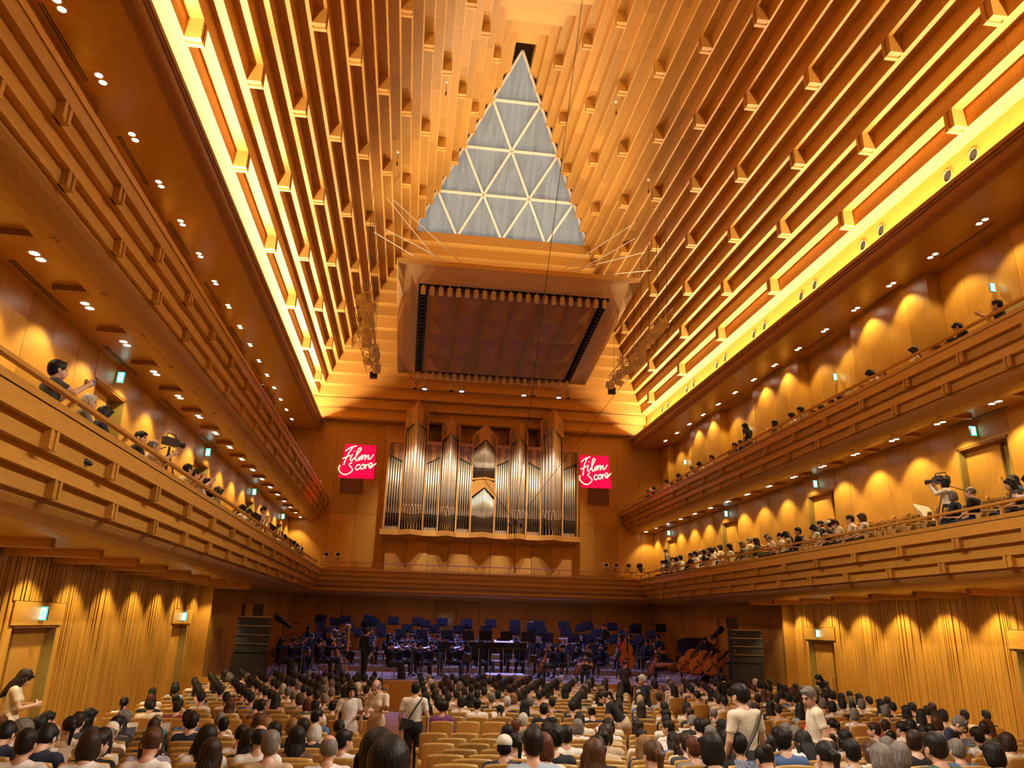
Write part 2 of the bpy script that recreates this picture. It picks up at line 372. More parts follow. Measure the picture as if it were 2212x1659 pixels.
    for n in range(-2, 5):
        yc = 17.1+7.93*n-.1
        for (a, b, xx, q) in ((yc-1.9, yc+1.9, XW3+.42, 4), (yc+1.9, min(44, yc+7.93-1.9), XW3, 4)):
            if a > 43.5: continue
            dw = (b-a)/q; me = MB().box(*sorted((s*xx, s*(xx+.6))), .004, dw-.004, 8.5, 13.4).mesh('panel', W_VERT)
            for j in range(q): ob('panel', me, w3, (0, a+j*dw, 0))
        if 0 <= n <= 3:
            MB().box(*sorted((s*(XW3+.405), s*(XW3+.43))), yc-1.0, yc+1.0, 8.9, 11.25).build('door_opening', M_OLIVE, w3)
            MB().box(*sorted((s*(XW3+.36), s*(XW3+.41))), yc-.1, yc+.9, 8.9, 11.2).build('door_leaf', W_VERT, w3)
            exit_sign(s*(XW3+.27), yc-.2, 11.85, s, 'lit green exit sign over the %s door from the rear, upper %s balcony' % (nth(n), sd))
    # top level ceiling, rounded cornice with flutes, light trough and band of round openings
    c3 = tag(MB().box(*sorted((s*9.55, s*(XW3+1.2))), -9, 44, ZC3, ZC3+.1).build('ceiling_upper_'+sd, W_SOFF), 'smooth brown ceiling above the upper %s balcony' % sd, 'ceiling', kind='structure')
    for i in range(8): ob('air_slot', slm, c3, (s*11.05, 8.0+i*2*MOD, ZC3))
    cr = [(9.56, ZC3+.1), (9.56, ZC3-.03)]+[(9.55-.22*math.sin(t), ZC3-.03+.24*(1-math.cos(t))) for t in np.linspace(0, PI/2, 7)]
    cr += [(9.33, 13.60), (9.36, 13.62), (9.30, 13.66), (9.30, 13.70), (9.335, 13.72), (9.28, 13.74), (9.28, 13.86), (9.36, 13.86), (9.36, 13.58), (9.56, 13.58)]
    co = tag(MB().prism([(s*a, b) for a, b in cr], 'y', -9, 43.9).build('trim_cornice_'+sd, W_DARK), 'rounded fluted cornice below the stepped ceiling on the %s' % sd, 'cornice', kind='structure')
    MB().box(*sorted((s*9.36, s*10.0)), -9, 43.3, 13.50, 13.60).build('light_trough', W_LONG, co)
    MB().box(*sorted((s*9.96, s*10.1)), -9, 43.3, 13.5, 15.04).build('opening_band', W_LONG, co)
    ring = MB(); n = 16
    for k in range(n):
        t0, t1 = 2*PI*k/n, 2*PI*(k+1)/n
        P = lambda r, t, xx: (s*xx, r*math.cos(t), r*math.sin(t))
        ring.add([P(.20, t0, 9.95), P(.20, t1, 9.95), P(.165, t1, 9.93), P(.165, t0, 9.93)], [(0, 1, 2, 3)])
        ring.add([P(.165, t0, 9.93), P(.165, t1, 9.93), P(.155, t1, 9.957), P(.155, t0, 9.957)], [(0, 1, 2, 3)])
    ring.add([(s*9.957, .156*math.cos(2*PI*k/n), .156*math.sin(2*PI*k/n)) for k in range(n)], [tuple(range(n))], 1)  # flat near-black disc painted in for the shade inside the opening
    me = ring.mesh('round_opening', [W_SEAT, M_VOID])
    for i in range(-1, 8):
        for q in (0, .97): ob('round_opening', me, co, (0, 14.95+i*3.97+q-3.97, 14.62))

# ---- gallery across the stage end below the organ
g = root('balcony_front_gallery', (0, 0, 0), 0, 'stepped oak gallery front across the stage below the organ', 'balcony front', kind='structure')
MB().box(-8.0, 8.0, 38.44, 38.9, ZD1+.012, ZD1+.10).build('cap_board', W_CROSS, g)
MB().box(-8.2, 8.2, 38.5, 38.8, ZD1-.22, ZD1).build('fascia_board', W_CROSS, g)
for k in range(3):
    MB().box(-8.2-.1*k, 8.2+.1*k, 38.5+.11*(k+1), 38.9+.11*(k+1), ZD1-.22-.23*(k+1), ZD1-.22-.23*k).build('fascia_board', W_CROSS, g)
c = [(38.9, ZD1-.91)]+[(38.9+.62*(1-math.cos(t)), ZD1-.91-.30*math.sin(t)) for t in np.linspace(.2, PI/2, 6)]+[(40.6, ZD1-1.21), (40.6, ZD1-.7), (38.9, ZD1-.7)]
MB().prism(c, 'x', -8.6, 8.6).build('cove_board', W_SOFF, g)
MB().box(-10.5, 10.5, 38.8, 44, ZD1-.78, ZD1-.62).build('gallery_floor', W_FLOOR, g)
hr = root('gallery_handrail', (0, 0, 0), 0, 'thin metal handrail along the organ gallery front', 'handrail')
MB().tube([(-7.9, 38.6, ZD1+.42), (7.9, 38.6, ZD1+.42)], .022, 8).build('rail', plain('bronze', (.42, .2, .08), .35, .6), hr)
MB().tube([(-7.9, 38.62, ZD1+.16), (7.9, 38.62, ZD1+.16)], .012, 6).build('rail', MATS['bronze'], hr)
me = MB().tube([(0, 38.68, ZD1+.02), (0, 38.66, ZD1+.3), (0, 38.6, ZD1+.42)], .014, 6).mesh('post', MATS['bronze'])
for i in range(13): ob('post', me, hr, (-7.6+i*1.267, 0, 0))
for s in (-1, 1):
    b = root('gallery_bench', (s*6.6, 40.2, ZD1-.62), 0, 'plain oak bench at the %s end of the organ gallery' % SIDE[s], 'bench')
    MB().box(-1.3, 1.3, .2, .26, .45, .95).build('backrest', W_CROSS, b); MB().box(-1.3, 1.3, -.25, .2, .38, .44).build('seat', W_CROSS, b)
    for q in (-1.2, 1.15): MB().box(q, q+.05, -.22, .24, 0, .38).build('leg', W_CROSS, b)

# ---- stepped pyramid ceiling ----------------------------------------------
NS, KS = 26, 14
za = lambda k: 15.04+.52*k
aa = lambda k: 9.84-.36*k         # outer half width of soffit k
bb = lambda k: 42.70-.51*k        # stage-end y of soffit k (outer)
rr_ = lambda k: -1.8-1.18+1.18*k   # rear y (outer)
clg = root('ceiling', (0, 21, 15), 0, 'stepped oak pyramid ceiling rising to a peak above the hall', 'ceiling', kind='structure')
clg.location = (0, 0, 0)
for k in range(NS):
    z0, z1 = za(k), za(k)+.53
    o_, i_ = aa(k) if k else 10.0, aa(k+1)
    for s in (-1, 1):
        y0o, y0i = rr_(k), rr_(k+1)
        y1o, y1i = (bb(k), bb(k+1)) if k < KS else (bb(k), bb(k))
        cuts = [None]; yc_ = y0i+1.0+(k*1.37) % 3.6          # planks of a few metres butted end to end, joints staggered
        while yc_ < y1i-1.2:
            if yc_ > y0i+.6: cuts.append(yc_)
            yc_ += 3.6
        cuts.append(None)
        for a_, b_ in zip(cuts[:-1], cuts[1:]):
            ya = (y0o, y0i) if a_ is None else (a_+.004, a_+.004); yb = (y1o, y1i) if b_ is None else (b_-.004, b_-.004)
            vs = [(s*o_, ya[0], z0), (s*o_, yb[0], z0), (s*i_, yb[1], z0), (s*i_, ya[1], z0)]
            vs += [(x, y, z1) for x, y, z in vs]
            MB().add(vs, [(0, 1, 2, 3), (7, 6, 5, 4), (0, 4, 5, 1), (1, 5, 6, 2), (2, 6, 7, 3), (3, 7, 4, 0)]).build('step_board', W_CEIL, clg)
    for (yo, yi, on) in ((bb(k), bb(k+1), k < KS), (rr_(k), rr_(k+1), True)):
        if not on: continue
        if k == 0 and yo > 10: yo = yo+.2
        vs = [(-o_, yo, z0), (o_, yo, z0), (i_, yi, z0), (-i_, yi, z0)]; vs += [(x, y, z1) for x, y, z in vs]
        MB().add(vs, [(0, 1, 2, 3), (7, 6, 5, 4), (0, 4, 5, 1), (1, 5, 6, 2), (2, 6, 7, 3), (3, 7, 4, 0)]).build('step_board', W_CEILX, clg)
for k in (-2, -1):                 # two further steps above the organ wall
    MB().box(-9.9, 9.9, bb(k)-.51, 44.2, za(k), za(k)+.53).build('step_board', W_CEILX, clg)
MB().box(-10.1, 10.1, 42.6, 44.2, za(0), za(0)+.3).build('step_board', W_CEILX, clg)
MB().box(-9.6, 9.6, 43.28, 44.0, 13.93, 14.02).build('end_soffit', W_SOFF, clg)
# paired blocks set on every second riser, staggered
bl = MB()
for q in (-1, 1): bl.box(0, .36, q*.105-.055, q*.105+.055, 0, .52)
bl.box(.03, .36, -.06, .06, .03, .52)
bm_r = bl.mesh('block', W_CEILX); bm_l = MB(); bm_l.v, bm_l.f, bm_l.m = bl.v, bl.f, bl.m; bm_l = bm_l.xf(Matrix.Rotation(PI, 4, 'Z')).mesh('block', W_CEILX)
for k in range(0, 24, 2):
    for s in (-1, 1):
        y = 14.55-15 if (k//2) % 2 == 0 else 12.1-15
        while y < bb(k)-.8:
            if y > rr_(k)+.8: ob('block', bm_r if s > 0 else bm_l, clg, (s*aa(k+2), y, za(k)))
            y += 5.02
for k, (x, y, z) in enumerate(((-3.58, 25.3, 23.5), (3.54, 25.4, 23.55), (-5.37, 26.6, 20.9), (5.33, 26.85, 20.95))):
    h = root('hanging_microphone', (x*.985, y, z), 0, 'tiny hanging microphone below the stepped ceiling, %s %s' % (('higher', 'higher', 'lower', 'lower')[k], ('left', 'right')[k % 2]), 'microphone', 'tiny microphones hanging from the ceiling')
    MB().lathe([(.0001, -.08), (.06, -.05), (.07, .02), (.0001, .09)], 10).build('mount', M_WHITE, h); MB().tube([(0, 0, -.06), (0, 0, -.5)], .008, 5).build('wire', M_BLACK, h)
    MB().lathe([(.0001, -.66), (.03, -.65), (.03, -.5), (.0001, -.49)], 8).build('capsule', M_BLKPL, h)
# ---- skylight ---------------------------------------------------------------
sky = root('skylight', (0, 0, 0), 0, 'triangular skylight with pale blinds and white lattice bars', 'skylight', kind='structure')
M_BLIND = plain('skylight_blind', (.13, .15, .16), .8, emit=(.80, .86, .88), es=.27, var=.1, nscale=1.2)
nt = M_BLIND.node_tree; b_ = nt.nodes['Principled BSDF']
tcn = nt.nodes.new('ShaderNodeTexCoord'); wv = nt.nodes.new('ShaderNodeTexNoise'); mpn = nt.nodes.new('ShaderNodeMapping'); mpn.inputs['Scale'].default_value = (2.2, .25, .25)
nt.links.new(tcn.outputs['Object'], mpn.inputs[0]); nt.links.new(mpn.outputs[0], wv.inputs['Vector']); wv.inputs['Scale'].default_value = 1.3; wv.inputs['Detail'].default_value = 4; wv.inputs['Distortion'].default_value = 1.2
rp = nt.nodes.new('ShaderNodeValToRGB'); rp.color_ramp.elements[0].position = .35; rp.color_ramp.elements[1].position = .65
rp.color_ramp.elements[0].color = (.50, .52, .51, 1); rp.color_ramp.elements[1].color = (.86, .89, .86, 1)
nt.links.new(wv.outputs['Fac'], rp.inputs[0]); nt.links.new(rp.outputs[0], b_.inputs['Emission Color'])
Bl, Br, Ap = Vector((-4.75, 35.75, 22.30)), Vector((4.75, 35.75, 22.30)), Vector((0, 29.0, 28.80))
nrm = -(Br-Bl).cross(Ap-Bl).normalized()
def tri(u, v): return Bl+(Br-Bl)*u+(Ap-Bl)*v
def node(i, j): return tri(i/4, j/4)
for j in range(4):
    for i in range(4-j):
        for P in ([node(i, j), node(i+1, j), node(i, j+1)],)+(([node(i+1, j), node(i+1, j+1), node(i, j+1)],) if i < 3-j else ()):
            c_ = sum(P, Vector())/3; bul = c_-nrm*(-.12)
            MB().add([p+nrm*.06 for p in P]+[bul]+[p+nrm*.12 for p in P], [(0, 1, 3), (1, 2, 3), (2, 0, 3), (6, 5, 4)]).build('pane', M_BLIND, sky, True)
def bar(a, b, w, nm):
    d = (b-a).normalized(); s_ = d.cross(nrm).normalized()*w
    vs = [a-s_-nrm*.07, a+s_-nrm*.07, b+s_-nrm*.07, b-s_-nrm*.07, a-s_+nrm*.05, a+s_+nrm*.05, b+s_+nrm*.05, b-s_+nrm*.05]
    MB().add(vs, [(3,2,1,0),(4,5,6,7),(0,1,5,4),(1,2,6,5),(2,3,7,6),(3,0,4,7)]).build(nm, M_FRAME, sky)
M_FRAME = plain('skylight_frame', (.86, .78, .70), .6)
for j in range(4):
    bar(node(0, j), node(4-j, j), .07, 'cross_bar')
    for i in range(4-j):
        bar(node(i, j), node(i, j+1), .06, 'lattice_bar'); bar(node(i+1, j), node(i, j+1), .06, 'lattice_bar')
# shell closing the roof above the skylight and the troughs so that no outside light leaks in
rs = tag(MB().box(-11.6, 11.6, -10, 45, 29.4, 29.6).build('ceiling_roof', W_DARK), 'roof slab above the stepped ceiling', 'roof', kind='structure')
for s in (-1, 1): MB().box(*sorted((s*12.5, s*12.7)), -10, 45, -1, 29.5).build('outer_wall', W_DARK, rs)
MB().box(-12.6, 12.6, 44.6, 44.8, -1, 29.5).build('outer_wall', W_DARK, rs); MB().box(-12.6, 12.6, -10.6, -10.4, -1, 29.5).build('outer_wall', W_DARK, rs)

# ---- recessed downlights ------------------------------------------------------
dlm = MB()
for q in (-.11, .11):
    dlm.lathe([(.075, -.006), (.095, -.012), (.10, 0)], 14, 0, (0, q, 0), 0, False); dlm.lathe([(0.0001, -.004), (.075, -.004)], 14, 1, (0, q, 0))
dl_tr = [dlm.mesh('downlight_pair', [M_CREAM, M_LAMP], True)]
def downlight(x, y, z, label, tx, power, size=95, lamp=True):
    o = ob('downlight', dl_tr[0], None, (x, y, z)); tag(o, label, 'downlight', 'recessed ceiling downlights')
    if lamp: spot('downlight_lamp', (x, y, z-.05), (tx, y, z-2.2), power, (1.0, .78, .36), size, .45, .06)
for s in (-1, 1):
    sd = SIDE[s]
    n = 0
    for i in range(19):
        y = 8.0+i*MOD
        if y > 43.3: break
        downlight(s*10.72, y, ZC3-.001, 'pair of round downlights above the upper %s balcony, %s from the rear' % (sd, nth(i)), s*11.0, 210, 105)
    for i in range(18):
        y = 9.7+i*MOD
        if y > 43.5: break
        downlight(s*9.92, y, ZD2-1.101, 'pair of round downlights above the lower %s balcony, %s from the rear' % (sd, nth(i)), s*10.25, 230, 100)
    for i in range(12):
        y = 5.85+i*MOD
        if y > 27.8: break
        downlight(s*10.15, y, ZD1-1.201, 'pair of round downlights under the lower %s balcony, %s from the rear' % (sd, nth(i)), s*10.5, 230, 100)
# house lights shining across the hall through the round openings of both cornices
for s in (-1, 1):
    for i in range(7):
        spot('house_light', (s*9.80, -6.0+i*3.97, 14.70), (s*-.5, -4.5+i*3.6, 0.5), 3100, MILD, 92, .9, .2)
# ================================================================== ORGAN
M_TIN = plain('organ_tin', (.86, .78, .62), .38, .65, var=.08, nscale=2)
M_TIND = plain('organ_foot_tin', (.40, .37, .34), .3, 1.0)
M_LIP = plain('pipe_mouth', (.85, .76, .62), .4, .7)
XO, YF, YV = .12, 42.15, 41.55
org = root('pipe_organ', (XO, 43, 4.45), 0, 'large oak pipe organ with five pointed towers above the stage gallery', 'pipe organ')
_pipes = {}
def pipe(x, y, r, zf, zm, zt):
    key = (round(r, 3), round(zm-zf, 2), round(zt-zm, 1))
    if key not in _pipes:
        h, f = zt-zm, zm-zf; n = 10 if r > .05 else 8; m = MB()
        m.lathe([(r, 0), (r, h)], n, 0); m.lathe([(r*.28, -f), (r*.95, -.05), (r, 0)], n, 1)
        m.add([(-r*.7, -r*.80, .02), (r*.7, -r*.80, .02), (r*.62, -r*.86, .20+r), (0, -r*1.02, .34+2*r), (-r*.62, -r*.86, .20+r)], [(0, 1, 2, 3, 4)], 2)
        m.box(-r*.66, r*.66, -r*1.0, -r*.7, -.035, .0, 3)
        _pipes[key] = m.mesh('pipe', [M_TIN, M_TIND, M_LIP, M_BLACK], True)
    o = ob('pipe', _pipes[key], org, (x-XO, y-43, zm-4.45)); return o
def opart(name, mb, mat=W_ORG):
    mb.xf(Matrix.Translation((-XO, -43, -4.45))); return mb.build(name, mat, org)
TW = [(-3.81, 1.30, 14.75, 14.20, 13.62, 13.22, 7), (-1.85, 1.04, 13.98, 13.55, 13.02, 12.68, 7), (.12, 1.38, 13.66, 13.05, 12.80, 12.24, 0),
      (2.09, 1.04, 13.98, 13.55, 13.02, 12.68, 7), (4.05, 1.30, 14.75, 14.20, 13.62, 13.22, 7)]
ZB = 7.56
for (xc, w, za_, zs, pa, ps, n) in TW:
    tops = [(za_, zs, pa, ps)]
    for q in (-1, 1):          # two cap faces of the pointed front, side boards and posts
        A = lambda t, d=0: (xc+q*w/2*t, YV+(YF-YV)*t+d)
        vs = [(*A(0), pa), (*A(1), ps), (*A(1), zs), (*A(0), za_), (*A(0, .07), pa), (*A(1, .07), ps), (*A(1, .07), zs), (*A(0, .07), za_)]
        fs = [(0,1,2,3),(7,6,5,4),(0,4,5,1),(1,5,6,2),(2,6,7,3),(3,7,4,0)]
        opart('tower_cap_frame', MB().add(vs, fs))
        # inset slatted field on the cap
        e = lambda t, z: (A(t)[0]-q*0.0, A(t)[1]-.012, z)
        f = lambda t: pa+(ps-pa)*t+.10; g_ = lambda t: za_+(zs-za_)*t-.14
        for t0, t1, mt in ((.08, .48, W_ORG), (.50, .90, W_ORGD)):
            opart('cap_slat_panel', MB().add([e(t0, f(t0)), e(t1, f(t1)), e(t1, g_(t1)), e(t0, g_(t0)), (e(t0, 0)[0], e(t0, 0)[1]+.02, f(t0)), (e(t1, 0)[0], e(t1, 0)[1]+.02, f(t1)), (e(t1, 0)[0], e(t1, 0)[1]+.02, g_(t1)), (e(t0, 0)[0], e(t0, 0)[1]+.02, g_(t0))], fs), mt)
        xs = xc+q*w/2
        opart('tower_side_board', MB().box(*sorted((xs, xs-q*.055)), YF, 43.85, ZB, zs))
        opart('tower_post', MB().box(*sorted((xs+q*.02, xs-q*.06)), YF-.03, YF+.06, ZB, zs-.02))
        # sloping roof board
        opart('roof_board', MB().add([(xc, YV-.03, za_), (xs, YF-.03, zs), (xs, 43.85, zs), (xc, 43.85, za_), (xc, YV-.03, za_+.05), (xs, YF-.03, zs+.05), (xs, 43.85, zs+.05), (xc, 43.85, za_+.05)], fs))
    if n:
        r0 = w/2*.20
        for j in range(-3, 4):
            t = abs(j)/3; r = r0*(1-.30*t) if j else r0*1.15
            zt = pa-.02-(pa-ps)*t+.2; zm = 8.34+.16*t
            pipe(xc+j/3*(w/2-.17), YV+.17+(YF-YV)*t*.85, r, ZB+.02, zm, zt)
    else:
        for (zt0, zt1, zm0, zm1, zf_, cnt) in ((pa+.1, ps+.1, 11.12, 11.22, 10.6, 7), (10.0, 9.5, 8.30, 8.50, ZB, 7)):
            for j in range(-cnt, cnt+1):
                t = abs(j)/cnt; pipe(xc+j/cnt*(w/2-.11), YV+.12+(YF-YV)*t*.9, .038, zf_+.02, zm0+(zm1-zm0)*t, zt0+(zt1-zt0)*t)
        for q in (-1, 1):
            A = lambda t, d=0: (xc+q*w/2*t, YV+(YF-YV)*t+d)
            vs = [(*A(0), 10.03), (*A(1), 9.52), (*A(1), 10.38), (*A(0), 10.60), (*A(0, .07), 10.03), (*A(1, .07), 9.52), (*A(1, .07), 10.38), (*A(0, .07), 10.60)]
            opart('middle_cap_frame', MB().add(vs, fs))
            opart('middle_shelf', MB().prism([A(0, -.04), A(1, -.04), (A(1)[0], 42.6), (A(0)[0], 42.6)], 'z', 10.50, 10.60))
FL = [(-5.30, -4.46, 11.77, 11.37), (-3.16, -2.37, 11.30, 11.76), (-1.33, -.57, 11.76, 11.40), (.81, 1.57, 11.40, 11.76), (2.61, 3.40, 11.76, 11.33), (4.70, 5.46, 11.38, 11.76)]
for (x0, x1, zl, zr) in FL:
    n = 6; p = (x1-x0)/n
    for j in range(n):
        t = (j+.5)/n; pipe(x0+p*(j+.5), YF+.12, p*.40, ZB+.02, 8.46, zl+(zr-zl)*t+.12)
    fs = [(0,1,2,3),(7,6,5,4),(0,4,5,1),(1,5,6,2),(2,6,7,3),(3,7,4,0)]
    for k in range(3):
        t0, t1 = k/3, (k+1)/3; xa, xb = x0+(x1-x0)*t0, x0+(x1-x0)*t1-.012
        vs = [(xa, YF, zl+(zr-zl)*t0), (xb, YF, zl+(zr-zl)*t1), (xb, YF, 12.42), (xa, YF, 12.42)]; vs += [(a, b+.05, c_) for a, b, c_ in vs]
        opart('flat_slat_panel', MB().add(vs, fs), (W_ORGD, W_ORG, W_ORGD)[k])
    opart('flat_top_board', MB().box(x0-.04, x1+.04, YF-.04, YF+.3, 12.42, 12.60))
    opart('action_shelf', MB().box(x0, x1, YF+.35, YF+.5, 7.56, 7.78), M_LIP)
for q in (-1, 1):
    opart('case_side_board', MB().box(*sorted((XO+q*5.38, XO+q*5.46)), YF-.03, 43.85, 7.56, 12.60))
opart('interior_shade_sheet', MB().box(-5.3, 5.46, 42.75, 42.80, ZB, 12.40), M_VOID)  # near-black sheet stands in for the shade behind the pipes
zig = [(-5.48, YF-.05)]
for (xc, w, *_) in TW: zig += [(xc-w/2-.03, YF-.05), (xc, YV-.08), (xc+w/2+.03, YF-.05)]
zig += [(5.70, YF-.05), (5.70, 43.85), (-5.48, 43.85)]
opart('base_moulding', MB().prism(zig, 'z', 7.28, 7.56))
sk = MB(); n = len(zig); low = [(.12+(x-.12)*.955, 42.75 if y < 43 else y) for x, y in zig]
sk.add([(x, y, 7.28) for x, y in zig]+[(x, y, 7.02) for x, y in low], [((i+1) % n, i, i+n, (i+1) % n+n) for i in range(n)]+[tuple(range(2*n-1, n-1, -1))])
opart('base_underside', sk)
for k in range(9):
    xa = -5.13+k*10.5/9
    opart('lower_case_panel', MB().box(xa+.01, xa+10.5/9-.01, 42.78-(.05 if k % 2 else 0), 43.85, ZD1-.62, 7.02))
for k in range(5): spot('organ_light', (-4+2*k, 36.6, 14.9), (-3.9+1.95*k, 42.2, 9.0), 2600, (1, .86, .64), 42, .8, .1)

# ================================================================== CANOPY
cn0, cn1 = Vector((0, 27.72, 16.53)), Vector((0, 37.76, 15.15)); cu = (cn1-cn0); CL = cu.length; cu.normalize(); cnn = Vector((1, 0, 0)).cross(cu)
can = root('acoustic_canopy', cn0, 0, 'large suspended timber reflector canopy ringed with small lamps over the stage', 'canopy')
can.matrix_world = Matrix(((1, cu.x, cnn.x, cn0.x), (0, cu.y, cnn.y, cn0.y), (0, cu.z, cnn.z, cn0.z), (0, 0, 0, 1)))
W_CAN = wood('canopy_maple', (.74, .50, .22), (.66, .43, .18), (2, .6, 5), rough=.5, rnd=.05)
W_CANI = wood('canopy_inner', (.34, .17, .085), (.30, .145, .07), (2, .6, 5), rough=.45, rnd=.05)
IX, IY0, IY1 = 4.12, 1.42, CL-.14
m = MB(); NSG = 10; ring0 = []; ring1 = []; ringm = []
def edgepts(x0, y0, x1, y1): return [(x0+(x1-x0)*i/NSG, y0+(y1-y0)*i/NSG) for i in range(NSG)]
inn = edgepts(-IX, IY0, IX, IY0)+edgepts(IX, IY0, IX, IY1)+edgepts(IX, IY1, -IX, IY1)+edgepts(-IX, IY1, -IX, IY0)
out = edgepts(-5, 0, 5, 0)+edgepts(5, 0, 5, CL)+edgepts(5, CL, -5, CL)+edgepts(-5, CL, -5, 0)
rings = [[(x, y, 0) for x, y in inn]]
for t in (.35, .7, 1.0):
    rg = []
    for (xi, yi), (xo, yo) in zip(inn, out):
        x, y = xi+(xo-xi)*t, yi+(yo-yi)*t
        cdist = min(math.hypot(x-sx*5, y-sy) for sx in (-1, 1) for sy in (0, CL))
        rg.append((x, y, -.20*math.sin(t*PI)+.55*max(0, 1-cdist/2.6)*math.sin(t*PI)))
    rings.append(rg)
vs = [p for rg in rings for p in rg]; n = len(inn); fs = []
for a in range(3):
    for i in range(n): fs.append((a*n+i, a*n+(i+1) % n, (a+1)*n+(i+1) % n, (a+1)*n+i))
m.add(vs, fs).build('curved_border', W_CAN, can)
m = MB(); o4 = rings[3]
m.add([p for p in o4]+[(x*1.01, y, z+.22) for x, y, z in o4], [(i, (i+1) % n, (i+1) % n+n, i+n) for i in range(n)]).build('edge_board', W_CAN, can)
MB().add([(x, y, z+.2) for x, y, z in o4], [tuple(range(n))]).build('top_deck', W_CAN, can)
MB().box(-IX, IX, IY0, IY1, .10, .14).build('lamp_channel', M_BLACK, can)
PX_, PY0, PY1 = 3.72, IY0+.36, IY1-.40
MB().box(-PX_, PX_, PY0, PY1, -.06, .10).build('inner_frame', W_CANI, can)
for i in range(3):              # faceted reflector fields
    for j in range(2):
        x0, x1 = -PX_+.12+i*(2*PX_-.24)/3, -PX_+.12+(i+1)*(2*PX_-.24)/3; y0, y1 = PY0+.1+j*(PY1-PY0-.2)/2, PY0+.1+(j+1)*(PY1-PY0-.2)/2
        x0 += .05; x1 -= .05; xm, ym = (x0+x1)/2, (y0+y1)/2; zz = -.065; d = -.40
        P = [(x0, y0, zz), (xm, y0, zz), (x1, y0, zz), (x1, ym, zz), (x1, y1, zz), (xm, y1, zz), (x0, y1, zz), (x0, ym, zz), (xm, ym, zz+d*.5), ((x0+xm)/2, (y0+ym)/2, zz+d), ((x1+xm)/2, (y0+ym)/2, zz+d), ((x1+xm)/2, (y1+ym)/2, zz+d), ((x0+xm)/2, (y1+ym)/2, zz+d)]
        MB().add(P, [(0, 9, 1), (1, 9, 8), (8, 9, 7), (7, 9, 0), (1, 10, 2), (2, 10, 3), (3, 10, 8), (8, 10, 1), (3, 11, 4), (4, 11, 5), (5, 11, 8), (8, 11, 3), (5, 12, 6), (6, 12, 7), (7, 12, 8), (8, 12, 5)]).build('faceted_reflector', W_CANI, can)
lm = MB().lathe([(.085, -.34), (.105, -.33), (.105, 0), (.03, .02), (.02, .14)], 12, 0).lathe([(.0001, -.325), (.084, -.325)], 12, 1).mesh('lamp', [M_CREAM, M_VOID], False)
Rz = Matrix(((1, 0, 0), (0, cu.y, cnn.y), (0, cu.z, cnn.z))).inverted().to_euler()
for i in range(22):
    for y in (IY0+.19, IY1-.17): ob('lamp', lm, can, (-IX+.2+i*(2*IX-.4)/21, y, -.02), Rz)
lm2 = MB().lathe([(.06, -.10), (.085, -.09), (.085, .1)], 10, 0).lathe([(.0001, -.085), (.055, -.085)], 10, 1).mesh('lamp', [M_BLKPL, M_STEEL])
for i in range(24):
    for s in (-1, 1): ob('lamp', lm2, can, (s*(IX-.2), IY0+.55+i*(IY1-IY0-1.0)/23, .0), Rz)
M_BLUE = plain('blue_lens', (.2, .3, 1), .3, emit=(.18, .30, 1.0), es=30)
for k, (x, on) in enumerate(((-4.05, 0), (-3.55, 1), (-2.15, 0), (-1.6, 1), (1.72, 1), (2.25, 0), (3.62, 1), (4.14, 0))):
    h = root('spotlight', (x, 38.05, 14.78), 0, '%s spotlight hanging below the canopy, %s of eight from the left' % ('blue lit' if on else 'unlit cream', nth(k)), 'spotlight', 'spotlights under the canopy edge')
    MB().lathe([(.13, -.34), (.14, -.33), (.14, .02), (.09, .12), (.0001, .14)], 14).build('body', plain('spot_tan', (.52, .36, .17), .5), h)
    MB().lathe([(.0001, -.345), (.12, -.345)], 14).build('lens', M_BLUE if on else M_VOID, h)
    MB().tube([(-.19, 0, -.1), (-.19, 0, .2), (.19, 0, .2), (.19, 0, -.1)], .014, 6).tube([(0, 0, .2), (0, 0, .4)], .014, 6).build('yoke', M_STEEL, h)
    if on: spot('spotlight_lamp', (x, 38.05, 14.4), (x*.8, 33.5, .8), 9000, (.16, .24, 1.0), 62, .8, .15)
for k, (a, b) in enumerate((((-2.3, 0), (-5.7, 30.2, 21.0)), ((-3.3, 0), (-5.8, 29.3, 20.4)), ((-2.75, 0), (-5.9, 31.2, 19.9)), ((-3.9, 0), (-6.2, 29.8, 18.9)),
                            ((1.5, 0), (5.6, 30.0, 20.7)), ((1.55, 0), (5.9, 29.6, 19.0)), ((2.1, 0), (5.7, 30.4, 20.1)), ((2.8, 0), (6.0, 29.2, 17.9)))):
    MB().tube([can.matrix_world @ Vector((a[0], .05, .12)), b], .022, 6).build('hanging_rod', M_WHITE, None)
    o = COL.objects['hanging_rod' if k == 0 else 'hanging_rod.%03d' % k]
    tag(o, 'white steel rod bracing the canopy on the %s, %s from the near edge' % ('left' if k < 4 else 'right', nth(k % 4)), 'rod', 'white rods holding the canopy')

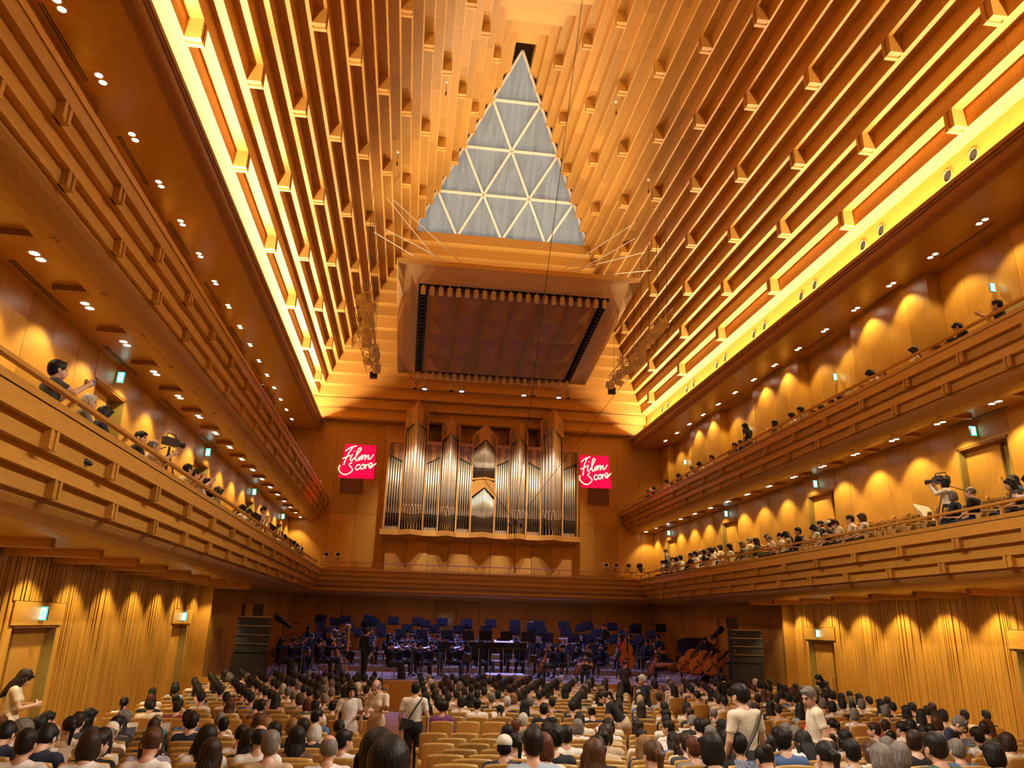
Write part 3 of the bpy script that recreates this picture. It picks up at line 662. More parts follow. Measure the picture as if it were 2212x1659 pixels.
# ================================================================== LIGHTING TRUSSES
for s in (-1, 1):
    t = root('lighting_bar', (s*6.15, 27.4, 15.0), 0, 'hanging lighting bar crowded with cream floodlights and cables, %s of the canopy' % SIDE[s], 'lighting bar')
    rt = random.Random(3+s)
    m = MB()
    for q in (-.14, .14): m.tube([(q, 0, .0), (q, 9.1, .0)], .03, 6); m.tube([(q, 0, .34), (q, 9.1, .34)], .03, 6)
    for i in range(13):
        y = .1+i*.74; m.tube([(-.14, y, 0), (-.14, y, .34), (.14, y, .34), (.14, y, 0)], .02, 5, caps=False); m.tube([(-.14, y, 0), (.14, y+.6, .34)], .014, 5)
    m.build('truss', M_CREAM, t)
    hm = MB().box(-.16, .16, -.13, .13, -.16, .14, 0).box(-.2, .2, -.145, -.13, -.2, .18, 0).box(-.13, .13, -.15, -.146, -.12, .1, 1)
    for i in range(5): hm.box(-.15, .15, .13, .155, -.14+i*.05, -.12+i*.05, 0)
    hme = hm.mesh('floodlight', [M_CREAM, M_VOID])
    for i in range(15):
        o = ob('floodlight', hme, t, (rt.choice((-.16, 0, .16)), .25+i*.61, -.28), (rt.uniform(-.9, -.3), rt.uniform(-.3, .3), PI+rt.uniform(-.8, .8)))
        MB().tube([(-.2, 0, 0), (-.2, 0, .24), (.2, 0, .24), (.2, 0, 0)], .012, 5).build('yoke', M_CREAM, o)
    m = MB()
    for i in range(12):
        y = .2+i*.73; w = rt.uniform(.2, .5); m.tube([(s*.1, y, -.1), (s*(.2+w), y+.2, rt.uniform(-.1, .4)), (s*(.15+w*.5), y+.45, -.45), (s*.1, y+.5, -.2)], .014, 5)
    m.build('cable_loop', M_BLACK, t)
    for i in range(8):
        y = .3+i*1.2; MB().tube([(0, y, .34), (s*.15, y, 7.2-.12*i+(i % 3)*.5)], .011, 5).build('hanging_wire', M_BLACK, t)
    MB().box(-.18, .18, 9.05, 9.3, -.62, -.30).build('end_floodlight', M_BLKPL, t)

# ================================================================== HANGING MICROPHONE
mc = root('hanging_microphone', (1.15, 36, 7.4), 0, 'black microphone cluster on thin cables before the organ', 'microphone')
MB().tube([(0, 0, 0), (0, 0, -2.05)], .016, 6).tube([(0, 0, 0), (-5.9, .3, 7.7)], .012, 5).tube([(0, 0, 0), (5.7, .3, 7.7)], .012, 5).build('cable', M_BLACK, mc)
MB().tube([(0, 0, .05), (-.34, -17.4, 17.1)], .012, 5).build('cable', M_BLACK, mc)
MB().tube([(-.28, 0, 0), (.28, 0, 0)], .02, 6).lathe([(.0001, -.2), (.05, -.18), (.05, 0), (.02, .04)], 10, 0, (-.28, 0, 0)).lathe([(.0001, -.2), (.05, -.18), (.05, 0), (.02, .04)], 10, 0, (.28, 0, 0)).box(-.05, .05, -.05, .05, -.1, .1).build('capsule_bar', M_BLKPL, mc)
MB().tube([(0, 0, -2.05), (.05, 0, -2.1), (.03, 0, -2.28), (-.03, 0, -2.3)], .03, 6).build('hook', M_BLKPL, mc)

# ================================================================== PROJECTED SIGNS
M_PROJ_RED = plain('projected_red', (.85, .0, .10), .5, emit=(1.0, .0, .085), es=.75)  # projector light on the wall, put in as glowing colours
M_PROJ_LETTER = plain('projected_letter_glow', (1, .95, .75), .5, emit=(1, .86, .50), es=1.6)
M_HALO = plain('sign_grey_panel', (.16, .06, .04), .7)
STK = [[(545,435),(590,405),(637,392)],[(606,404),(575,450),(552,500),(535,548)],[(525,497),(560,482),(588,470)],[(605,460),(588,500),(598,514),(618,490)],[(617,438),(620,434)],
 [(615,500),(660,440),(677,414),(662,408),(640,450),(630,500),(642,512),(664,480)],[(660,512),(680,470),(689,476),(680,505),(700,470),(713,470),(705,505),(722,475),(739,468),(732,495),(747,497),(778,462)],
 [(603,526),(580,545),(600,570),(607,590),(580,615),(545,625),(515,610),(497,580),(503,555),(510,552)],[(668,545),(642,550),(632,575),(645,586),(670,568)],[(692,540),(672,560),(680,580),(703,560),(695,540),(706,546)],
 [(712,543),(708,578),(718,550),(736,538)],[(738,565),(766,545),(755,529),(738,550),(748,572),(772,552),(798,532)]]
QP = [(547,375),(802,388),(775,658),(497,650)]
def uv(p):
    u = v = .5
    for _ in range(12):
        f = [QP[0][i]*(1-u)*(1-v)+QP[1][i]*u*(1-v)+QP[2][i]*u*v+QP[3][i]*(1-u)*v-p[i] for i in (0, 1)]
        du = [(QP[1][i]-QP[0][i])*(1-v)+(QP[2][i]-QP[3][i])*v for i in (0, 1)]; dv = [(QP[3][i]-QP[0][i])*(1-u)+(QP[2][i]-QP[1][i])*u for i in (0, 1)]
        D = du[0]*dv[1]-du[1]*dv[0]; u -= (f[0]*dv[1]-f[1]*dv[0])/D; v -= (du[0]*f[1]-du[1]*f[0])/D
    return u, v
def smooth_line(P, n=5):
    if len(P) < 3: return P
    out = []
    for i in range(len(P)-1):
        a, b, c, d = P[max(i-1, 0)], P[i], P[i+1], P[min(i+2, len(P)-1)]
        for k in range(n):
            t = k/n; out.append(tuple(.5*(2*b[j]+(c[j]-a[j])*t+(2*a[j]-5*b[j]+4*c[j]-d[j])*t*t+(3*b[j]-a[j]-3*c[j]+d[j])*t**3) for j in range(len(b))))
    return out+[P[-1]]
for s, Q, G in ((-1, [(-7.88, 12.58), (-6.11, 12.56), (-6.12, 10.59), (-8.12, 10.57)], (-7.98, -6.71, 9.73, 10.55)), (1, [(6.07, 12.66), (7.83, 12.70), (8.03, 10.72), (6.18, 10.70)], (6.62, 7.87, 9.73, 10.69))):
    y = 43.90
    sg = root('projected_sign', (sum(q[0] for q in Q)/4, y, 10.6), 0, 'bright red square of projected light with neon-style script lettering, %s of the organ' % SIDE[s], 'sign')
    ox, oz = sg.location.x, 10.6
    MB().prism([(a-ox, b-oz) for a, b in Q], 'y', -.03, 0).build('red_projection', M_PROJ_RED, sg)
    m = MB()
    for st in STK:
        P = smooth_line([uv(p) for p in st])
        pts = []
        for u, v in P:
            x = Q[0][0]*(1-u)*(1-v)+Q[1][0]*u*(1-v)+Q[2][0]*u*v+Q[3][0]*(1-u)*v; z = Q[0][1]*(1-u)*(1-v)+Q[1][1]*u*(1-v)+Q[2][1]*u*v+Q[3][1]*(1-u)*v
            pts.append((x-ox, -.045, z-oz))
        m.tube(pts, .032, 6)
    m.build('projected_lettering', M_PROJ_LETTER, sg)
    gp = MB().box(G[0], G[1], 43.885, 43.915, G[2], G[3]).build('wall_panel_grille', M_HALO)
    tag(gp, 'flat brown square panel directly below the red projection, %s of the organ' % SIDE[s], 'wall panel')

# ================================================================== GALLERY SPOTLIGHTS
def gal_spot(x, y, rz, label, dark=False):
    r = root('gallery_spotlight', (x, y, ZD1-.62), rz, label, 'spotlight', 'spotlights at the gallery corners')
    MB().tube([(0, 0, 0), (0, 0, .95)], .02, 6).tube([(-.2, 0, 1.35), (-.2, 0, .95), (.2, 0, .95), (.2, 0, 1.35)], .016, 6).build('stand', M_STEEL if not dark else M_BLKPL, r)
    b = MB().lathe([(.0001, -.22), (.11, -.2), (.13, .1), (.17, .22), (.12, .222)], 14, 0, (0, 0, 0), 0, False).lathe([(.0001, .21), (.125, .21)], 14, 1)
    b.xf(Matrix.Rotation(-.95, 4, 'X') @ Matrix.Identity(4)); b.xf(Matrix.Translation((0, 0, 1.32)) @ Matrix.Rotation(PI, 4, 'Z'))
    b.build('head', [M_CREAM if not dark else M_BLKPL, M_BLACK], r)
    MB().lathe([(.22, 0), (.22, .03), (.03, .05)], 10).build('base', M_BLKPL, r)
gal_spot(-7.95, 39.6, .3, 'cream spotlight at the left gallery corner, the left one'); gal_spot(-7.35, 39.4, .2, 'cream spotlight at the left gallery corner, the right one')
for k, x in enumerate((6.55, 7.1, 7.75)): gal_spot(x, 39.7, -.2, 'cream spotlight at the right gallery corner, %s from the organ' % nth(k))
gal_spot(8.35, 39.5, -.5, 'black spotlight leaning at the right gallery corner', True)

# ================================================================== SPEAKER STACKS AND STAGE SPOTS
for s in (-1, 1):
    x0 = -9.05 if s < 0 else 9.15
    st = root('speaker_stack', (x0, 28.9, STG), -s*.18, 'black stack of loudspeaker cabinets at the %s edge of the stage' % SIDE[s], 'loudspeaker')
    M_GR = plain('speaker_grille', (.02, .02, .018), .7, var=.3, nscale=60)
    MB().box(-.55, .55, -.4, .4, .0, .82).build('subwoofer', M_GR, st)
    for k in range(4):
        c_ = MB().prism([(-.42+.02*k, .84+k*.295), (.35, .84+k*.295), (.35, .84+k*.295+.28), (-.40+.02*k, .84+k*.295+.28)], 'x', -.56, .56).build('line_array_cabinet', M_GR, st)
        MB().box(-.57, .57, -.43+.02*k, -.40+.02*k, .84+k*.295+.265, .84+k*.295+.29).build('edge_trim', M_STEEL, c_)
        for q in (-.5, .5): MB().lathe([(.0001, 0), (.02, 0), (.02, .02)], 8).xf(Matrix.Translation((q, -.43, .95+k*.295)) @ Matrix.Rotation(PI/2, 4, 'X')).build('rivet', M_STEEL, c_)
    MB().box(*((-.1, .25) if s < 0 else (-.62, -.28)), -.25, .2, 2.04, 2.44).build('top_speaker', M_BLKPL, st)
    MB().tube([(.6, .3, 0), (.6, .3, .82), (-.6, .3, .82), (-.6, .3, 0)], .025, 6).build('frame', M_BLKPL, st)
    sp = root('stage_spotlight', (x0-s*.95, 29.3, STG), -s*.9, 'long black spotlight on a tripod stand beside the %s speakers' % SIDE[s], 'spotlight')
    MB().tube([(0, 0, .0), (0, 0, 1.75)], .02, 6).tube([(0, 0, .45), (.4, 0, 0)], .014, 5).tube([(0, 0, .45), (-.2, .35, 0)], .014, 5).tube([(0, 0, .45), (-.2, -.35, 0)], .014, 5).build('tripod', M_BLKPL, sp)
    MB().lathe([(.0001, -.42), (.08, -.42), (.09, .1), (.12, .2), (.12, .45), (.1, .45)], 12).xf(Matrix.Translation((0, 0, 1.85)) @ Matrix.Rotation(-1.15, 4, 'X')).build('barrel', M_BLKPL, sp)

# unseen floods added on the canopy deck to brighten the ceiling peak
for k in range(6):
    x = -3.4+1.36*k; y = 30.2+(k % 2)*4.5; z = 16.9-(y-27.7)*.137
    f_ = root('added_uplight', (x, y, z), 0, 'unseen round floodlight added on top of the canopy, %s from the left' % nth(k), 'floodlight', 'floodlights added on top of the canopy')
    MB().lathe([(.14, 0), (.18, .16), (.17, .16)], 12, 0, (0, 0, 0), 0, False).build('body', M_CREAM, f_); MB().lathe([(.0001, .12), (.165, .12)], 12).build('lens', M_LAMP, f_)
    spot('added_uplight_lamp', (x, y, z+.2), (x*1.2, y-5, z+10), 700, (1.0, .80, .48), 105, .8, .15)
for s in (-1, 1): spot('red_stage_light', (s*6.1, 31.0, 14.5), (-s*8.5, 37.6 if s > 0 else 36.0, ZD2-.2), 5000 if s > 0 else 1500, (1.0, .03, .05), 13, .6, .1)
# ================================================================== PEOPLE LIBRARY (distance fields turned into smooth meshes)
def nets(v, org, h):
    ins = v < 0; nx, ny, nz = v.shape
    c = np.zeros((nx-1, ny-1, nz-1), np.uint8)
    for dx in (0, 1):
        for dy in (0, 1):
            for dz in (0, 1): c += ins[dx:nx-1+dx, dy:ny-1+dy, dz:nz-1+dz]
    I = np.argwhere((c > 0) & (c < 8))
    pos = np.zeros((len(I), 3)); cnt = np.zeros(len(I))
    for a in range(8):
        A = np.array([a & 1, a >> 1 & 1, a >> 2 & 1])
        for d in range(3):
            if A[d]: continue
            B = A.copy(); B[d] = 1
            va = v[tuple((I+A).T)]; vb = v[tuple((I+B).T)]; x = (va < 0) != (vb < 0)
            t = np.where(x, va/np.where(x, va-vb, 1), 0)
            pos += np.where(x[:, None], A+(B-A)*t[:, None], 0); cnt += x
    P = (I+pos/cnt[:, None])*h+org
    idx = -np.ones(c.shape, int); idx[tuple(I.T)] = np.arange(len(I)); F = []
    for d in range(3):
        e1, e2 = (d+1) % 3, (d+2) % 3
        lo = [slice(1, -1)]*3; lo[d] = slice(0, -1); hi = list(lo); hi[d] = slice(1, None)
        a = ins[tuple(lo)]; b = ins[tuple(hi)]; N = np.argwhere(a != b)
        if not len(N): continue
        s = a[tuple(N.T)]; N = N.copy(); N[:, e1] += 1; N[:, e2] += 1
        u = np.zeros(3, int); u[e1] = 1; w = np.zeros(3, int); w[e2] = 1
        q = np.stack([idx[tuple((N-u-w).T)], idx[tuple((N-w).T)], idx[tuple(N.T)], idx[tuple((N-u).T)]], 1)
        q[~s] = q[~s][:, ::-1]; F.append(q)
    return P, np.concatenate(F), I
class Field:
    def __init__(s, h): s.h = h; s.p = []
    def rc(s, a, b, ra, rb, reg=0, k=.02): s.p.append(('c', np.array(a, float), np.array(b, float), ra, rb, reg, k, 1)); return s
    def el(s, c, r, reg=0, k=.02, R=None, sub=False): s.p.append(('e', np.array(c, float), np.array(r, float), R, None, reg, k, -1 if sub else 1)); return s
    def run(s, noise=None):
        lo = np.full(3, 1e9); hi = -lo
        for t, a, b, ra, rb, reg, k, sg in s.p:
            if sg < 0: continue
            if t == 'c': m = max(ra, rb); lo = np.minimum(lo, np.minimum(a, b)-m); hi = np.maximum(hi, np.maximum(a, b)+m)
            else: m = b.max(); lo = np.minimum(lo, a-m); hi = np.maximum(hi, a+m)
        h = s.h; lo -= 3*h; n = np.ceil((hi+3*h-lo)/h).astype(int)+1
        V = np.full(n, .3); R = np.zeros(n, np.int8); best = np.full(n, 9.)
        for t, a, b, ra, rb, reg, k, sg in s.p:
            if t == 'c': m = max(ra, rb); l0, h0 = np.minimum(a, b)-m, np.maximum(a, b)+m
            else: m = b.max(); l0, h0 = a-m, a+m
            mg = k+2.5*h
            i0 = np.maximum(0, np.floor((l0-mg-lo)/h).astype(int)); i1 = np.minimum(n, np.ceil((h0+mg-lo)/h).astype(int)+1)
            if (i1 <= i0).any(): continue
            sl = tuple(slice(x, y) for x, y in zip(i0, i1))
            G = np.stack(np.meshgrid(*[np.arange(x, y)*h+o for x, y, o in zip(i0, i1, lo)], indexing='ij'), -1)
            if t == 'c':
                ab = b-a; q = np.clip(((G-a)@ab)/max(ab@ab, 1e-9), 0, 1); d = np.linalg.norm(G-a-q[..., None]*ab, axis=-1)-(ra+(rb-ra)*q)
            else:
                L = G-a
                if ra is not None: L = L@ra
                k0 = np.linalg.norm(L/b, axis=-1); k1 = np.linalg.norm(L/b**2, axis=-1); d = k0*(k0-1)/np.maximum(k1, 1e-6)
            v = V[sl]
            if sg > 0:
                hh = np.clip(.5+.5*(v-d)/k, 0, 1); V[sl] = v*(1-hh)+d*hh-k*hh*(1-hh)
                w = d < best[sl]; best[sl] = np.where(w, d, best[sl]); R[sl] = np.where(w, reg, R[sl])
            else:
                hh = np.clip(.5-.5*(v+d)/k, 0, 1); V[sl] = v*(1-hh)-d*hh+k*hh*(1-hh)
        if noise is not None:
            G = np.stack(np.meshgrid(*[np.arange(m)*h+o for m, o in zip(n, lo)], indexing='ij'), -1); V = V+noise(G)
        P, F, I = nets(V, lo, h)
        return P, F, R[tuple((I+1).T)] if len(I) else R
def normals(P, F):
    n = np.cross(P[F[:, 2]]-P[F[:, 0]], P[F[:, 3]]-P[F[:, 1]]); N = np.zeros_like(P)
    for k in range(4): np.add.at(N, F[:, k], n)
    return N/np.maximum(np.linalg.norm(N, axis=1), 1e-9)[:, None]
def npmesh(name, P, F, mats, mi=None):
    me = bpy.data.meshes.new(name); me.vertices.add(len(P)); me.vertices.foreach_set('co', np.asarray(P, np.float32).ravel())
    me.loops.add(F.size); me.loops.foreach_set('vertex_index', F.astype(np.int32).ravel()); me.polygons.add(len(F))
    me.polygons.foreach_set('loop_start', np.arange(0, F.size, 4, dtype=np.int32))
    for m in mats: me.materials.append(m)
    if mi is not None: me.polygons.foreach_set('material_index', np.asarray(mi, np.int32))
    me.polygons.foreach_set('use_smooth', np.ones(len(F), bool)); me.update(); me.validate(); return me
def subset(P, F, keep, off, N, it=14):
    f = F[keep]; u, inv = np.unique(f, return_inverse=True); Q = P[u]+N[u]*off; f = inv.reshape(f.shape)
    e = np.concatenate([f[:, [k, (k+1) % 4]] for k in range(4)]); es = np.sort(e, 1)
    ue, c = np.unique(es, axis=0, return_counts=True); be = ue[c == 1]      # hem edges, smoothed so that clothes end cleanly
    for _ in range(it):
        A = np.zeros_like(Q); n = np.zeros(len(Q))
        for a, b in ((0, 1), (1, 0)): np.add.at(A, be[:, a], Q[be[:, b]]); np.add.at(n, be[:, a], 1)
        m = n > 0; Q[m] = .5*Q[m]+.5*A[m]/n[m][:, None]
    return Q, f
# -- head (local: y forward, z up, origin at the centre of the skull)
hf = Field(.0075)
hf.el((0, -.012, .022), (.076, .096, .094)).el((0, .030, -.035), (.062, .066, .082)).el((0, .056, -.092), (.034, .034, .028)).el((0, .05, -.06), (.052, .045, .045))
hf.rc((0, .093, -.004), (0, .112, -.042), .008, .0135, 0, .012).rc((-.012, .1, -.046), (.012, .1, -.046), .009, .009, 0, .01)
for q in (-1, 1):
    hf.el((q*.031, .092, -.004), (.016, .014, .011), 0, .012, None, True).el((q*.030, .080, -.006), (.013, .013, .011), 0, .004)
    hf.el((q*.079, -.008, -.022), (.010, .024, .034), 0, .01).rc((q*.014, .094, .014), (q*.048, .082, .016), .007, .006, 0, .012)
hf.el((0, .099, -.074), (.022, .010, .009), 0, .006).rc((0, -.018, -.06), (0, -.032, -.19), .050, .053, 0, .03)
HP, HF, _ = hf.run()
_hc = HP[HF].mean(1)
HM = np.zeros(len(HF), int)
for q in (-1, 1):
    HM[(np.linalg.norm((_hc-[q*.030, .088, -.006])/[1.2, 1, .75], axis=1) < .014)] = 1
    HM[(np.abs(_hc[:, 2]-.017) < .004) & (np.abs(np.abs(_hc[:, 0])-.031) < .019) & (_hc[:, 1] > .07)] = 1
HM[(np.linalg.norm((_hc-[0, .104, -.074])/[1.9, 1, .7], axis=1) < .012)] = 2
def hand(curl):
    f = Field(.0055); f.el((0, .048, 0), (.043, .056, .016)).rc((0, -.015, 0), (0, .02, 0), .026, .028)
    for x, L, bx in ((-.031, .060, -.08), (-.0105, .074, -.02), (.0105, .080, .02), (.031, .070, .08)):
        p = np.array([x, .088, 0.]); a = curl*.35
        for s_, r in ((.45, .0092), (.31, .0085), (.24, .0078)):
            q = p+L*s_*np.array([bx*math.cos(a), math.cos(a), -math.sin(a)]); f.rc(p, q, r, r*.93, 0, .004); p = q; a += curl*.55
    p = np.array([.034, .022, -.004]); q = p+np.array([.030, .028, -.010-.012*curl]); f.rc(p, q, .0125, .0105, 0, .008)
    r = q+np.array([.012-.014*curl, .026, -.006-.016*curl]); f.rc(q, r, .0105, .0088, 0, .004)
    return f.run()[:2]
HANDS = {'relax': hand(.55), 'grip': hand(1.25)}
V3 = lambda *a: np.array(a, float)
def unit(a): return a/np.linalg.norm(a)
def rot(pitch=0, yaw=0, roll=0): return np.array(Euler((pitch, roll, yaw), 'XYZ').to_matrix())
BODY = {}
def colmat(name, rough, var, scale, bump=0.0):
    """one shared material whose base colour is the object's own colour, broken up by fibre noise"""
    m, nt, b = nodes(name); oi = nt.nodes.new('ShaderNodeObjectInfo'); tc = nt.nodes.new('ShaderNodeTexCoord'); mp = nt.nodes.new('ShaderNodeMapping'); mp.inputs['Scale'].default_value = scale
    n = nt.nodes.new('ShaderNodeTexNoise'); n.inputs['Scale'].default_value = 1; n.inputs['Detail'].default_value = 2
    nt.links.new(tc.outputs['Object'], mp.inputs[0]); nt.links.new(mp.outputs[0], n.inputs['Vector'])
    mr = nt.nodes.new('ShaderNodeMapRange'); mr.inputs[1].default_value = .3; mr.inputs[2].default_value = .7; mr.inputs[3].default_value = 1-var; mr.inputs[4].default_value = 1+var
    nt.links.new(n.outputs['Fac'], mr.inputs[0]); mx = nt.nodes.new('ShaderNodeVectorMath'); mx.operation = 'SCALE'
    nt.links.new(oi.outputs['Color'], mx.inputs[0]); nt.links.new(mr.outputs[0], mx.inputs['Scale']); nt.links.new(mx.outputs[0], b.inputs['Base Color'])
    if bump:
        bp = nt.nodes.new('ShaderNodeBump'); bp.inputs['Strength'].default_value = bump; bp.inputs['Distance'].default_value = .004
        nt.links.new(n.outputs['Fac'], bp.inputs['Height']); nt.links.new(bp.outputs[0], b.inputs['Normal'])
    b.inputs['Roughness'].default_value = rough; MATS[name] = m; return m
SKC = [(.62, .36, .23), (.55, .30, .185), (.68, .42, .29)]
M_SKIN = colmat('skin', .55, .04, (9, 9, 9)); M_CLOTH = colmat('cloth', .85, .13, (14, 14, 14), .25); M_HAIR = colmat('hair', .45, .5, (170, 170, 8), .7); M_HAIR.node_tree.nodes['Principled BSDF'].inputs['Specular IOR Level'].default_value = .22
M_EYE = plain('eye_dark', (.02, .013, .01), .3); M_LIPS = plain('lip', (.42, .16, .12), .5)
def make_body(key, pel, nk, arms, legs, head=(0, 0, 0), hands=('relax', 'relax'), palm=((0, 0, 1), (0, 0, 1)), spread=1.0, fem=False):
    """arms: ((shoulder offset), elbow, wrist) per side (left x<0 first); legs: (hip, knee, ankle, toe) per side"""
    pel, nk = V3(*pel), V3(*nk); up = unit(nk-pel); X = V3(1, 0, 0); Yv = unit(np.cross(up, X)); X = np.cross(Yv, up)
    R = np.stack([X, Yv, up], 1); T = np.linalg.norm(nk-pel); f = Field(.0155)
    at = lambda x, y, t: pel+R@V3(x, y, t*T)
    sw = .165 if not fem else .148
    f.el(at(0, -.01, .02), (.160 if not fem else .165, .118, .13), 3, .03, R).el(at(0, 0, .32), (.135 if not fem else .122, .100, .17), 1, .05, R).el(at(0, .005, .66), (.158 if not fem else .142, .112, .20), 1, .05, R)
    if fem:
        for q in (-1, 1): f.el(at(q*.065, .085, .62), (.055, .05, .055), 1, .04, R)
    f.rc(at(-sw, -.01, .90), at(sw, -.01, .90), .056, .056, 1, .05).rc(at(0, -.01, .93), at(0, .0, 1.06), .056, .050, 0, .04)
    out = []
    for s, (el, wr), hd, pn in zip((-1, 1), arms, hands, palm):
        sh = at(s*(sw+.012), -.01, .895); el, wr = V3(*el), V3(*wr); m = sh+(el-sh)*.62
        f.rc(sh, m, .052, .044, 1, .03).rc(m, el, .044, .039, 2, .015).rc(el, wr, .039, .027, 2, .012)
        Y = unit(wr-el); Z = V3(*pn); Z = unit(Z-Y*(Z@Y)); Xh = np.cross(Y, Z)*(-s if True else 1)
        A = np.stack([Xh, Y, Z], 1); hp, hfc = HANDS[hd]; out.append((hp@A.T+wr, hfc if np.linalg.det(A) > 0 else hfc[:, ::-1]))
    for s, (hip, kn, an, toe) in zip((-1, 1), legs):
        hip, kn, an, toe = V3(*hip), V3(*kn), V3(*an), V3(*toe)
        f.rc(hip, kn, .083, .058, 3, .03).rc(kn, an+V3(0, 0, .02), .056, .040, 3, .015).rc(an, toe, .042, .034, 4, .012).rc(an+V3(0, -.03, -.02), an, .036, .038, 4, .01)
    P, F, G = f.run(); N = normals(P, F); fg = np.array([np.bincount(g, minlength=5).argmax() for g in G[F]]) if False else G[F[:, 0]]
    hr = rot(*head); hc = at(0, 0, 1.0)+R@V3(0, .018, .0)+V3(0, .0, .03)+hr@V3(0, .025, .135)
    parts = [(P, F, np.where(fg == 4, 3, 0)), (HP@hr.T+hc, HF, HM)]+[(a, b, np.zeros(len(b), int)) for a, b in out]
    o = 0; PP, FF, MM = [], [], []
    for p, q, mi in parts: PP.append(p); FF.append(q+o); MM.append(mi); o += len(p)
    HMx = np.eye(4); HMx[:3, :3] = hr; HMx[:3, 3] = hc
    d = {'body': npmesh('body', np.concatenate(PP), np.concatenate(FF), [M_SKIN, M_EYE, M_LIPS, M_BLACK], np.concatenate(MM)), 'head': Matrix(HMx.tolist())}
    for nm, regs, off in (('short', (1,), .011), ('long', (1, 2), .011), ('trousers', (3,), .010)):
        d[nm] = npmesh(nm, *subset(P, F, np.isin(fg, regs), off, N), [M_CLOTH])
    cx = P[F].mean(1)[:, 0]
    for i, q in enumerate((cx < 0, cx >= 0)): d['shoe%d' % i] = npmesh('shoe', *subset(P, F, (fg == 4) & q, .008, N), [M_BLACK])
    # a long skirt draped over the legs
    g = Field(.026); g.el(at(0, 0, .13), (.152, .118, .13), 0, .03, R); (h1, k1, a1, t1), (h2, k2, a2, t2) = legs
    for i in range(5):
        t = i/4; q = V3(*h1)*(1-t)+V3(*h2)*t; k = V3(*k1)*(1-t)+V3(*k2)*t; a = V3(*a1)*(1-t)+V3(*a2)*t
        g.rc(q, k, .115, .10, 0, .03).rc(k, a+(a-k)*.0+V3((t-.5)*.10, .02, -.02), .10, .13, 0, .03)
    p, q, _ = g.run(); d['skirt'] = npmesh('skirt', p, q, [M_CLOTH])
    BODY[key] = d
def sitlegs(sp=.10, kz=.50, fw=.43): return tuple(((s*.085, .0, .50), (s*sp, fw, kz), (s*sp, fw+.04, .09), (s*(sp+.02), fw+.17, .045)) for s in (-1, 1))
def stlegs(sp=.085, step=0): return tuple(((s*.085, 0, .92), (s*sp, .02+s*step*.5, .50), (s*sp, -.01+s*step, .09), (s*(sp+.02), .13+s*step, .04)) for s in (-1, 1))
SP, SN = (0, 0, .515), (0, -.045, 1.00)
lap = (((-.235, .05, .70), (-.09, .26, .62)), ((.235, .05, .70), (.09, .26, .62)))
rd = (((-.24, .10, .74), (-.11, .33, .80)), ((.24, .10, .74), (.11, .33, .80)))
make_body('sit', SP, SN, lap, sitlegs(), (-.08, 0, 0))
make_body('sit_left', SP, SN, lap, sitlegs(), (-.05, .75, .05)); make_body('sit_right', SP, SN, lap, sitlegs(), (-.05, -.75, -.05))
make_body('sit_f', SP, (0, -.04, .97), lap, sitlegs(.08), (-.15, .15, .05), fem=True)
make_body('sit_read', SP, (0, .0, .98), rd, sitlegs(), (-.55, 0, 0), ('grip', 'grip'), ((-1, 0, 0), (1, 0, 0)))
make_body('sit_photo', SP, (0, .02, 1.0), (((-.22, .22, .86), (-.07, .42, 1.05)), ((.22, .22, .86), (.07, .42, 1.05))), sitlegs(), (.08, 0, 0), ('grip', 'grip'), ((-1, 0, 0), (1, 0, 0)))
DP, DN = (0, 0, .95), (0, -.02, 1.43)
make_body('stand', DP, DN, (((-.25, -.03, 1.13), (-.25, .08, .89)), ((.25, -.03, 1.13), (.25, .08, .89))), stlegs(), (-.1, 0, 0), palm=((-1, 0, 0), (1, 0, 0)))
make_body('stand_read', DP, DN, (((-.24, .06, 1.13), (-.08, .30, 1.16)), ((.24, .06, 1.13), (.10, .30, 1.16))), stlegs(step=.05), (-.55, 0, 0), ('grip', 'grip'), ((-1, 0, 0), (1, 0, 0)), fem=True)
make_body('stand_turn', DP, (0, .03, 1.42), (((-.25, -.05, 1.13), (-.22, .10, .90)), ((.24, .10, 1.12), (.10, .28, 1.00))), stlegs(step=.08), (-.25, .7, 0), ('relax', 'grip'), ((-1, 0, 0), (1, 0, 0)))
make_body('stand_lean', (0, -.10, .93), (0, .22, 1.33), (((-.26, .25, 1.02), (-.20, .46, .86)), ((.25, .22, 1.00), (.12, .42, .84))), stlegs(step=.12), (-.6, 0, 0), ('relax', 'relax'))
make_body('stand_camera', DP, DN, (((-.27, .14, 1.30), (-.10, .30, 1.52)), ((.27, .14, 1.30), (.10, .26, 1.54))), stlegs(), (.1, 0, 0), ('grip', 'grip'), ((-1, 0, 0), (1, 0, 0)), fem=True)
make_body('violin', SP, SN, (((-.25, .16, .92), (-.24, .40, 1.10)), ((.32, .12, .86), (.20, .38, .98))), sitlegs(.13), (-.18, .45, .18), ('grip', 'grip'), ((-1, 0, .2), (0, 0, 1)))
make_body('cello', SP, (0, -.02, 1.0), (((-.30, .14, .96), (-.13, .28, 1.06)), ((.34, .16, .80), (.28, .42, .72))), sitlegs(.24), (-.2, .2, 0), ('grip', 'grip'), ((-1, .2, 0), (0, 0, 1)))
make_body('wind', SP, SN, (((-.26, .14, .80), (-.05, .36, .86)), ((.26, .14, .76), (.05, .36, .76))), sitlegs(.11), (-.05, 0, 0), ('grip', 'grip'), ((-1, 0, 0), (1, 0, 0)))
make_body('harp', SP, (0, .03, 1.0), (((-.30, .22, .92), (-.16, .50, 1.02)), ((.30, .22, .92), (.16, .50, 1.02))), sitlegs(.15), (-.15, 0, 0), ('grip', 'grip'), ((-1, 0, 0), (1, 0, 0)))
